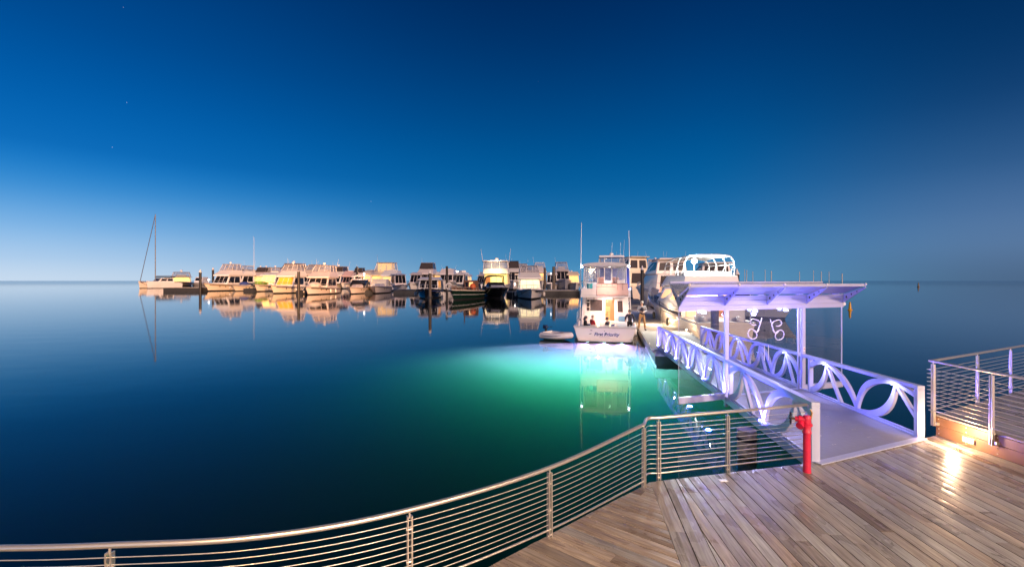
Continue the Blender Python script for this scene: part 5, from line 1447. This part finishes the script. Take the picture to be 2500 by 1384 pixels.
    for x, y, w, h, m in ((-1.15, 2.9, .5, .42, WHITE), (1.25, 2.75, .42, .5, CL_NAVY), (1.05, 1.0, .4, .35, WOODW)):
        MB().box((x, y, .10 + h / 2), (w, .38, h)).build('locker', m, t, bevel=.03)
    for k, x in enumerate((-1.25, -.75, .05, .5)): MB().tube([(x, yb - .05, 2.05 + .1 * (k % 2)), (x + .03, yb - .10, 2.62)], .012, 5).build('fishing_rod', CL_BLACK, t)
    m = MB()
    for x in (-.9, -.45, .0): m.tube([(x, y0 + .05, 2.72), (x, y0 + .05, 3.12)], .010, 5)
    m.build('rail_stanchions', STEEL, t, smooth=True)
    for k in range(5):
        MB().lathe([(.012, 0), (.012, .9 + .12 * k)], (-1.3 + .12 * k, 3.0, 3.0), 6).build('flybridge_rod', CAPW, t)
    # outriggers, mast, aerials
    for sx, x, zt in ((-1, -1.60, 7.45), (1, 1.60, 6.85)):
        MB().tube([(x * 1.02, 2.6, 1.1), (x * .985, 2.4, 3.4), (x * .94, 2.1, zt)], [.030, .030, .014], 8).build('outrigger', CAPW, t, smooth=True)
        MB().tube([(x * .95, 2.4, 3.3), (x * 1.04, 2.4, 3.3)], .05, 8).build('outrigger_clamp', STEEL, t)
        MB().ball((x * .93, 2.2, 4.58), .075, 8).build('spreader_lamp', E_DOWN, t)
    MB().tube([(-.03, y0 + .1, 3.46), (-.03, y0 + .1, 5.1)], [.035, .03], 8).build('tow_mast', CAPW, t, smooth=True)
    MB().ball((.06, y0 + .1, 5.05), .05, 8).build('mast_light', CAPW, t)
    for x in (.42, 1.0): b.antenna((x, 4.6, 4.8), 1.5, (.05, -.2), r=.012)
    b.bow_rail(.55, .30)
    mb = MB()
    for k in range(6): y = 2.2 + k * .9; mb.tube([(-1.80, y, .95), (-1.80, y, 1.55)], .013, 5)
    mb.tube([(-1.80, 2.2, 1.55), (-1.80, 6.7, 1.7)], .016, 6); mb.tube([(-1.80, 2.2, 1.25), (-1.80, 6.7, 1.35)], .010, 6); mb.build('side_rail', CHROME, t, smooth=True)
    b.fenders((.10, .28, .42), 1); b.fenders((.3,), -1)
    # lamps on board
    lamp('cockpit_lamp', (.1, 2.3, 2.48), (1, .58, .44), 230, 'SPOT', radius=.12, parent=t, direction=(0, .7, -1), angle=125)
    lamp('saloon_lamp', (.30, 2.55, 1.2), (1, .55, .22), 6, radius=.1, parent=t)
    lamp('bridge_spot', (.2, 3.0, 4.45), (1, .84, .82), 200, 'SPOT', radius=.12, parent=t, direction=(0, .5, -1), angle=120)
    lamp('aft_lamp', (.1, .9, 3.3), (1, .55, .40), 62, 'SPOT', radius=.12, parent=t, direction=(0, 1, -.15), angle=95)
    for x in (-1.0, 0, 1.0):
        lamp('underwater_lamp', (x, -.45, -.50), (.58, .245, .92), 4700000 if x else 8200000, 'SPOT', radius=.08, parent=t, direction=(x * .22 - .20, -1, -.16), angle=92, blend=.9)
    # ---- people, chairs and table in the cockpit
    R3 = Matrix.Rotation(rz, 3, 'Z')
    def W(x, y, z): return o + R3 @ V((x, y, z))
    def chair(x, y, r, label):
        c = thing('folding_chair', label, 'chair', W(x, y, .10), rz + r, 'blue folding chairs in the cockpit')
        MB().box((0, 0, .45), (.46, .42, .04)).build('seat', CL_BLUE, c, bevel=.01); MB().box((0, -.22, .70), (.46, .03, .34)).build('backrest', CL_BLUE, c, bevel=.01)
        for sx in (-1, 1):
            MB().tube([(sx * .24, -.22, .9), (sx * .24, -.20, .40), (sx * .24, .18, 0)], .014, 6).build('leg', ALU, c, smooth=True)
            MB().tube([(sx * .24, .20, .45), (sx * .24, -.20, 0)], .014, 6).build('leg', ALU, c, smooth=True)
    chair(-.98, .95, -.5, 'blue folding chair under the person in red, by the cockpit table')
    chair(.28, .62, 1.1, 'blue folding chair near the middle of the stern, its back to us')
    MB().box((0, 1.8, .08), (3.3, 3.0, .04)).build('cockpit_sole', TEAK, t)
    tb = thing('cockpit_table', 'small wooden table set with lit dishes in the open cockpit', 'table', W(-.40, 1.25, .10), rz)
    MB().box((0, 0, .72), (.95, .62, .04)).build('tabletop', WOODW, tb, bevel=.01); MB().tube([(0, 0, 0), (0, 0, .70)], .05, 10).build('leg', ALU, tb)
    for k, (x, y) in enumerate(((-.25, .05), (.12, -.1), (.28, .12))):
        d = MB().lathe([(.05, 0), (.09, .04), (.085, .04), (.04, .01)], W(-.40 + x, 1.25 + y, .845), 12).build('dish', CAPW, None, smooth=True); tag(d, 'small white dish on the cockpit table', 'dish', 'dishes on the cockpit table')
    tl = MB().lathe([(.05, 0), (.06, .10), (.03, .16)], W(-.42, 1.30, .845), 10).build('table_lantern', E_LAMPY, None, smooth=True); tag(tl, 'small glowing lantern in the middle of the cockpit table', 'lantern')
    lamp('lantern_lamp', W(-.42, 1.3, 1.15), (1, .6, .25), 12, radius=.04)
    person('black-haired person in dark clothes sitting at the left of the cockpit', W(-1.22, .82, .18), rz - PI * .42, 'sit', CL_BLACK, CL_NAVY, HAIR_BK, 1.72, long_hair=True)
    person('light-haired person in a red top seated at the cockpit table', W(-.80, 1.18, .18), rz - PI * .30, 'sit', CL_RED, CL_NAVY, HAIR_GR, 1.72)
    person('dark-haired person seated in the cockpit just behind the stern', W(.20, .78, .14), rz + PI * .35, 'sit', CL_NAVY, CL_NAVY, HAIR_BR, 1.70)
    person('person in a long dark coat standing at the side of the lit boat', W(1.52, .95, .12), rz + PI * .9, 'lean', CL_BLACK, CL_BLACK, HAIR_BR, 1.78)
first_boat()
def dock_man():
    p = P(1567, 806, DOCK)
    person('standing man in a dark vest and tan trousers with hands clasped on the dock', (p.x, p.y, DOCK), PI - .15, 'hands_front', CL_GREY, CL_TAN, HAIR_GR, 1.88, vest=CL_NAVY)
dock_man()

def dinghy():
    st = P(1336, 826, 0); bw = P(1396, 832, 0); d = (bw - st); rz = math.atan2(d.y, d.x)
    t = thing('dinghy', 'pale inflatable dinghy floating at the left of the lit cruiser', 'dinghy', st, rz)
    L = d.length; r = .19
    side = []
    for i in range(15):
        u = i / 14
        side.append(V((L * (-.12 + 1.08 * u), .55 * (1 - max(0, (u - .5) / .5) ** 2.2), .24 + .22 * max(0, u - .45) ** 1.4)))
    pts = side + [V((p.x, -p.y, p.z)) for p in side[::-1]][1:]
    MB().tube(pts, [r * .25] + [r] * (len(pts) - 2) + [r * .25], 12).build('tube', DINGHY, t, smooth=True)
    MB().tube([p + V((0, .19 if p.y > .02 else -.19 if p.y < -.02 else 0, .03)) for p in pts[2:-2]], .025, 6).build('rub_strake', ALU, t, smooth=True)
    MB().hexa([(-.0, -.40, .0), (L * .7, -.12, .02), (L * .7, .12, .02), (0, .40, .0)], [(0, -.45, .22), (L * .85, -.25, .30), (L * .85, .25, .30), (0, .45, .22)]).build('hull', DINGHY, t, bevel=.03)
    MB().box((.02, 0, .30), (.05, .95, .34)).build('transom', WHITE, t); MB().box((L * .45, 0, .40), (.24, .95, .03)).build('thwart', WOODW, t)
    m = MB(); m.box((-.14, 0, .72), (.30, .20, .24)); om = m.build('outboard_motor', mat('outboard_navy', (.01, .015, .05), .35), t, bevel=.05)
    MB().box((-.10, 0, .35), (.11, .08, .6)).build('motor_leg', RUBBER, om)
    MB().tube([(0, 0, .70), (.35, .05, .76)], .018, 6).build('tiller', RUBBER, om)
dinghy()

# ================================================================== CREAM YACHT AND NEIGHBOURS ON THE RIGHT
def dock_edge(d, w): # point on the ground, w metres right of the dock's right-hand edge at depth d
    p = D0 + DV * ((d - D0.y) / DV.y) + DN * (2.95 + w); return V((p.x, p.y, 0))
def cream_yacht():
    L, B = 17.5, 3.9
    rz = -math.atan(.2164) + .155; o = dock_edge(28.2, B / 2 + .05)
    b = Boat('motor_yacht', 'big cream yacht beside the dock with a brilliant white lamp on its framed flybridge', L, B, 2.95, 1.15, 1.9, o, rz)
    t = b.t; b.hull(mat('gelcoat_peach', (.70, .60, .50), .25, coat=.4, var=.06, nscale=1), deck=mat('deck_pale_grey', (.45, .43, .44), .5))
    b.prism('foredeck', GREYH if False else mat('deck_pale_grey', (.45, .43, .44), .5), 8.8, 14.5, 1.55, .5, 2.3, 2.85, rf=2.6, si=.35)
    c = b.prism('saloon', WHITE, 3.2, 10.6, 1.78, 1.60, 1.5, 3.25, rf=2.6, si=.25)
    for i, (u0, u1) in enumerate(((.05, .34), (.37, .63), (.66, .95))): b.win(c['front'], u0, .15, u1, .9, mat('windscreen_grey', (.12, .12, .14), .1), 'windscreen')
    b.win(c['port'], .12, .45, .5, .86, E_WARM); b.win(c['port'], .54, .45, .88, .86, E_WARM); b.win(c['star'], .12, .45, .88, .86, DARKW)
    b.win(c['back'], .10, .05, .90, .92, E_WARM, 'saloon_door')
    # lit side hatch by the bow
    h = b.prism('hatch_hood', WHITE, 9.6, 11.0, 1.25, 1.15, 2.6, 3.25, rf=.5, si=.15); b.win(h['port'], .15, .12, .85, .85, mat('hatch_glow', (.4, .15, .05), .5, emit=(1, .42, .12), estr=1.0), 'lit_hatch'); b.win(h['back'], .15, .12, .85, .85, mat('hatch_glow', (.4, .15, .05), .5), 'lit_hatch')
    f = b.prism('flybridge_coaming', WHITE, 2.2, 8.6, 1.80, 1.55, 3.26, 4.0, rf=1.2, si=.12)
    f2 = b.prism('flybridge_seating', CANVAS, 2.6, 5.2, 1.5, 1.5, 4.01, 4.25)
    # arched frame
    fr = MB(); rib = []
    for y in (2.6, 4.0, 5.6, 7.0):
        hgt = 5.34 if y < 6 else 5.22
        pts = [V((-1.60, y, 4.0)), V((-1.62, y, 4.72)), V((-1.35, y, hgt - .10)), V((-.6, y, hgt)), V((.6, y, hgt)), V((1.35, y, hgt - .10)), V((1.62, y, 4.72)), V((1.60, y, 4.0))]
        fr.tube(smooth_path(pts, 4), .034, 8); rib.append(pts)
    for k in (1, 2, 3, 4, 5, 6): fr.tube([r[k] for r in rib], .026, 6)
    for sx in (-1, 1):
        for y0, y1 in ((2.6, 3.4), (4.0, 4.9), (5.6, 6.3), (7.0, 6.2)): fr.tube([(sx * 1.60, y0 + .7, 4.0), (sx * 1.62, y0, 4.72)], .03, 6)
    fr.build('bridge_frame', CAPW, t, smooth=True)
    m = MB()
    for y0, y1, z0, z1 in ((2.6, 4.0, 5.34, 5.34), (4.0, 5.6, 5.34, 5.34), (5.6, 7.0, 5.34, 5.22)):
        for xa, xb, da, db in ((-1.35, -.6, -.10, 0), (-.6, .6, 0, 0), (.6, 1.35, 0, -.10)):
            m.hexa([(xa, y0, z0 + da + .03), (xb, y0, z0 + db + .03), (xb, y1, z1 + db + .03), (xa, y1, z1 + da + .03)], [(xa, y0, z0 + da + .06), (xb, y0, z0 + db + .06), (xb, y1, z1 + db + .06), (xa, y1, z1 + da + .06)])
    m.build('bimini', CANVAS, t)
    MB().tube([(-.9, 2.8, 4.0), (-.9, 2.8, 4.9)], .03, 8).build('lamp_stem', STEEL, t); MB().ball((-.9, 2.8, 4.95), .17, 12).build('flood_lamp', glow('flood_white', (.94, 1, .97), 60), t, smooth=True)
    lamp('flood', (-.9, 2.5, 4.95), (.93, 1, .95), 2600, radius=.15, parent=t)
    # open aft cockpit, lit
    MB().box((0, 1.5, .95), (3.4, 2.8, .06)).build('cockpit_sole', TEAK, t)
    for x in (-.9, .9): m = MB(); m.box((x, .9, 1.22), (1.1, .6, .45)); m.box((x, .66, 1.6), (1.1, .14, .5)); m.build('settee', CANVAS, t, bevel=.05)
    MB().box((0, 3.05, 2.1), (3.3, .06, 2.1)).build('bulkhead', CREAM, t); MB().box((-.9, 3.0, 1.9), (.9, .08, 1.5)).build('galley_lit', E_WARM, t); MB().box((.8, 2.9, 1.5), (1.2, .4, .9)).build('bar_cabinet', WOODW, t, bevel=.03)
    for k in range(4): MB().ball((-1.2 + .7 * k, .35, 1.32), .16, 8).build('cushion', CL_RED if k == 2 else CANVAS, t, smooth=True)
    for sx in (-1, 1): MB().tube([(sx * 1.6, .3, 1.2), (sx * 1.6, .3, 3.25)], .04, 8).build('overhang_post', STEEL, t, smooth=True)
    MB().box((1.25, 2.0, 1.7), (.35, .30, .9)).build('red_jacket', CL_RED, t, bevel=.08)
    lamp('cockpit_lamp', (0, 1.6, 3.1), (1, .66, .42), 700, 'SPOT', radius=.1, parent=t, direction=(0, .35, -1), angle=140)
    lamp('hull_fill', (-2.9, 5.5, 1.2), (1, .72, .46), 260, radius=.15, parent=t)  # added unseen lamp beside the yacht, brightens its port side
    b.bow_rail(.6, .45); b.fenders((.28, .50), -1, RUBBER)
    r = b.t
    def W(x, y, z): return o + Matrix.Rotation(rz, 3, 'Z') @ V((x, y, z))
    mb = MB()
    for (a, bb) in (((-.3, 17.2, 2.7), (-2.0, 6.5, 1.95)), ((-1.2, 13.5, 2.4), (-2.75, 9, .5)), ((-1.95, 7.5, 2.0), (-2.6, 4.0, .5)), ((-2.0, 6.5, 1.95), (-2.0, 1.8, 1.8))):
        a, bb = V(a), V(bb); mid = a.lerp(bb, .5) - V((0, 0, .18)); mb.tube(smooth_path([a, mid, bb], 6), .022, 6)
    mb.build('mooring_line', RUBBER, t, smooth=True)
cream_yacht()

def neighbours():
    rz = -math.atan(.2164)
    q = place(1493, 770, 82, 722, 622, rz, 2.6, bow=False)
    b = flybridge('motor_cruiser', 'white yacht whose domed hardtop shows above the lettered cruiser', q, WHITE, WHITE, None, encl='thin', ycab=.45, yfly=.62, ant=0, rail=False, ports=False)
    b.prism('blue_canvas', CANVAS_BL, b.L * .06, b.L * .30, b.B * .50, b.B * .46, q['fb'] * .9, q['top'] * .80, rb=b.L * .02, si=.05)
    MB().box((b.B * .30, b.L * .02, q['fb'] * 1.15), (b.B * .3, b.L * .04, q['fb'] * .3)).build('stern_box', WHITE, b.t)
    lamp('stern_lamp', (b.B * .5, -.4, q['fb'] * 1.6), (.45, .5, 1), 120, radius=.1, parent=b.t)
    MB().ball((b.B * .48, -.12, q['fb'] * 1.35), .10, 8).build('stern_light', E_LED, b.t)
    def sleek(label, loc, rz, L, B, fb, top, hm, lit):
        b = Boat('motor_cruiser', label, L, B, fb, fb * .8, L * .12, loc, rz)
        b.hull(hm); h = top - fb
        c = b.prism('saloon', hm, L * .08, L * .78, B * .44, B * .30, fb * .8, fb + h * .42, rf=L * .22, rb=0, si=.05 * B)
        b.win(c['back'], .1, .2, .9, .9, SMOKEW if lit else DARKW, 'saloon_door')
        u = b.prism('upper_cabin', hm, L * .12, L * .56, B * .40, B * .30, fb + h * .425, top - .18, rf=L * .16, rb=L * .01, si=.06 * B)
        r = b.prism('roof', hm, L * .06, L * .46, B * .38, B * .30, top - .178, top, rf=L * .05, rb=0, si=.03 * B)
        for f in (u,):
            for fc, a0, a1 in (('port', .10, .82), ('star', .18, .90)):
                a, bb, cc, dd = [V(k) for k in f[fc]]
                nrm = (bb - a).cross(dd - a).normalized()
                def at(s, t): return (a * (1 - s) + bb * s) * (1 - t) + (dd * (1 - s) + cc * s) * t
                pt = [(.02, .42), (.30, .22), (.92, .28), (.92, .84), (.34, .86)] if fc == 'port' else [(.98, .42), (.70, .22), (.08, .28), (.08, .84), (.66, .86)]
                q = [at(*k) for k in pt]; n = len(q); mb = MB()
                mb.add([k - nrm * .02 for k in q] + [k + nrm * .03 for k in q], [tuple(range(n)), tuple(range(n, 2 * n))] + [(k, (k + 1) % n, n + (k + 1) % n, n + k) for k in range(n)])
                mb.build('side_window', DARKW, b.t)
        b.win(u['back'], .08, .25, .45, .80, SMOKEW, 'aft_window'); b.win(u['back'], .55, .25, .92, .80, SMOKEW, 'aft_window')
        b.bow_rail(.5, .5); b.fenders((.2, .4), -1)
        if lit: lamp('bridge_spot', (-B * 1.1, -2.5, top * .75), (1, .66, .40), 900, 'SPOT', radius=.2, parent=b.t, direction=(.55, 1, 0), angle=100)  # added unseen spot off the stern, brightens the dim cruiser
        return b
    sleek('warm-lit cruiser with a dark pointed side window behind the capped pile', XD(1570, 88), rz + .48, 14, 5.6, 3.2, CAMZ + 60 * .08, CREAM, True)
    sleek('dusky pink cruiser with a smoked side window left of the floodlit frame', dock_edge(56, 3.2), rz + .22, 15, 5.0, 3.0, CAMZ + 55 * 56 / F, PINKW, True)
    sleek('white cruiser with a brightened stern behind the floodlit arched frame', dock_edge(62, 9.5), rz + .1, 14, 5.0, 3.0, CAMZ + 44 * 62 / F, WHITE, True)
    for x, d, label in ((1604, 104, 'pale flybridge cruiser far behind the dusky pink cruiser'), (1650, 98, 'distant white cruiser just left of the floodlit frame'), (1532, 100, 'distant white bridge cruiser just right of the lettered cruiser')):
        s = d / F; q = dict(L=15, B=5.2, fb=2.8, top=CAMZ + (685 - 632) * s, rake=1.4, loc=XD(x, d), rz=rz, s=s)
        flybridge('motor_cruiser', label, q, WHITE, CREAM, None, encl='thin', ant=2, rail=False, ports=False, dome=x == 1604, window=E_WARM, stern_lit=E_WARM)
    loc = dock_edge(47.5, 1.4)
    b = Boat('outboard_boat', 'small open boat with white outboard engines behind the dock finger', 5.5, 2.0, .95, .7, .7, loc, rz)
    b.hull(WHITE); b.prism('console', WHITE, 2.0, 2.8, .5, .45, .5, 1.5, rf=.3); b.prism('canopy', CANVAS_BK, 1.4, 3.4, .9, .85, 2.0, 2.08)
    mb = MB()
    for sx in (-1, 1):
        for y in (1.5, 3.2): mb.tube([(sx * .8, y, .7), (sx * .8, y, 2.0)], .025, 6)
    mb.build('canopy_frame', STEEL, b.t, smooth=True)
    for x in (-.42, .42):
        e = MB().box((x, -.30, .95), (.42, .55, .62)).build('outboard_engine', WHITE, b.t, bevel=.10); MB().box((x, -.30, .30), (.16, .25, .8)).build('engine_leg', GREYH, e)
    lamp('stern_lamp', (0, -1.2, 1.8), (.85, .88, 1), 60, radius=.08, parent=b.t)
    MB().ball((-.9, .1, 1.25), .07, 8).build('stern_light', E_LAMPW, b.t)
    loc = dock_edge(50, 5.0)
    q = dict(L=9, B=3.4, fb=1.7, top=3.3, rake=1.1, loc=loc, rz=rz + PI + .9, s=loc.y / F)
    sport('sport_cruiser', 'low cruiser with black canopy moored between the pink cruiser and the cream yacht', q, mat('gelcoat_grey_light', (.45, .44, .46), .3), None, cover=CANVAS_BK)
neighbours()
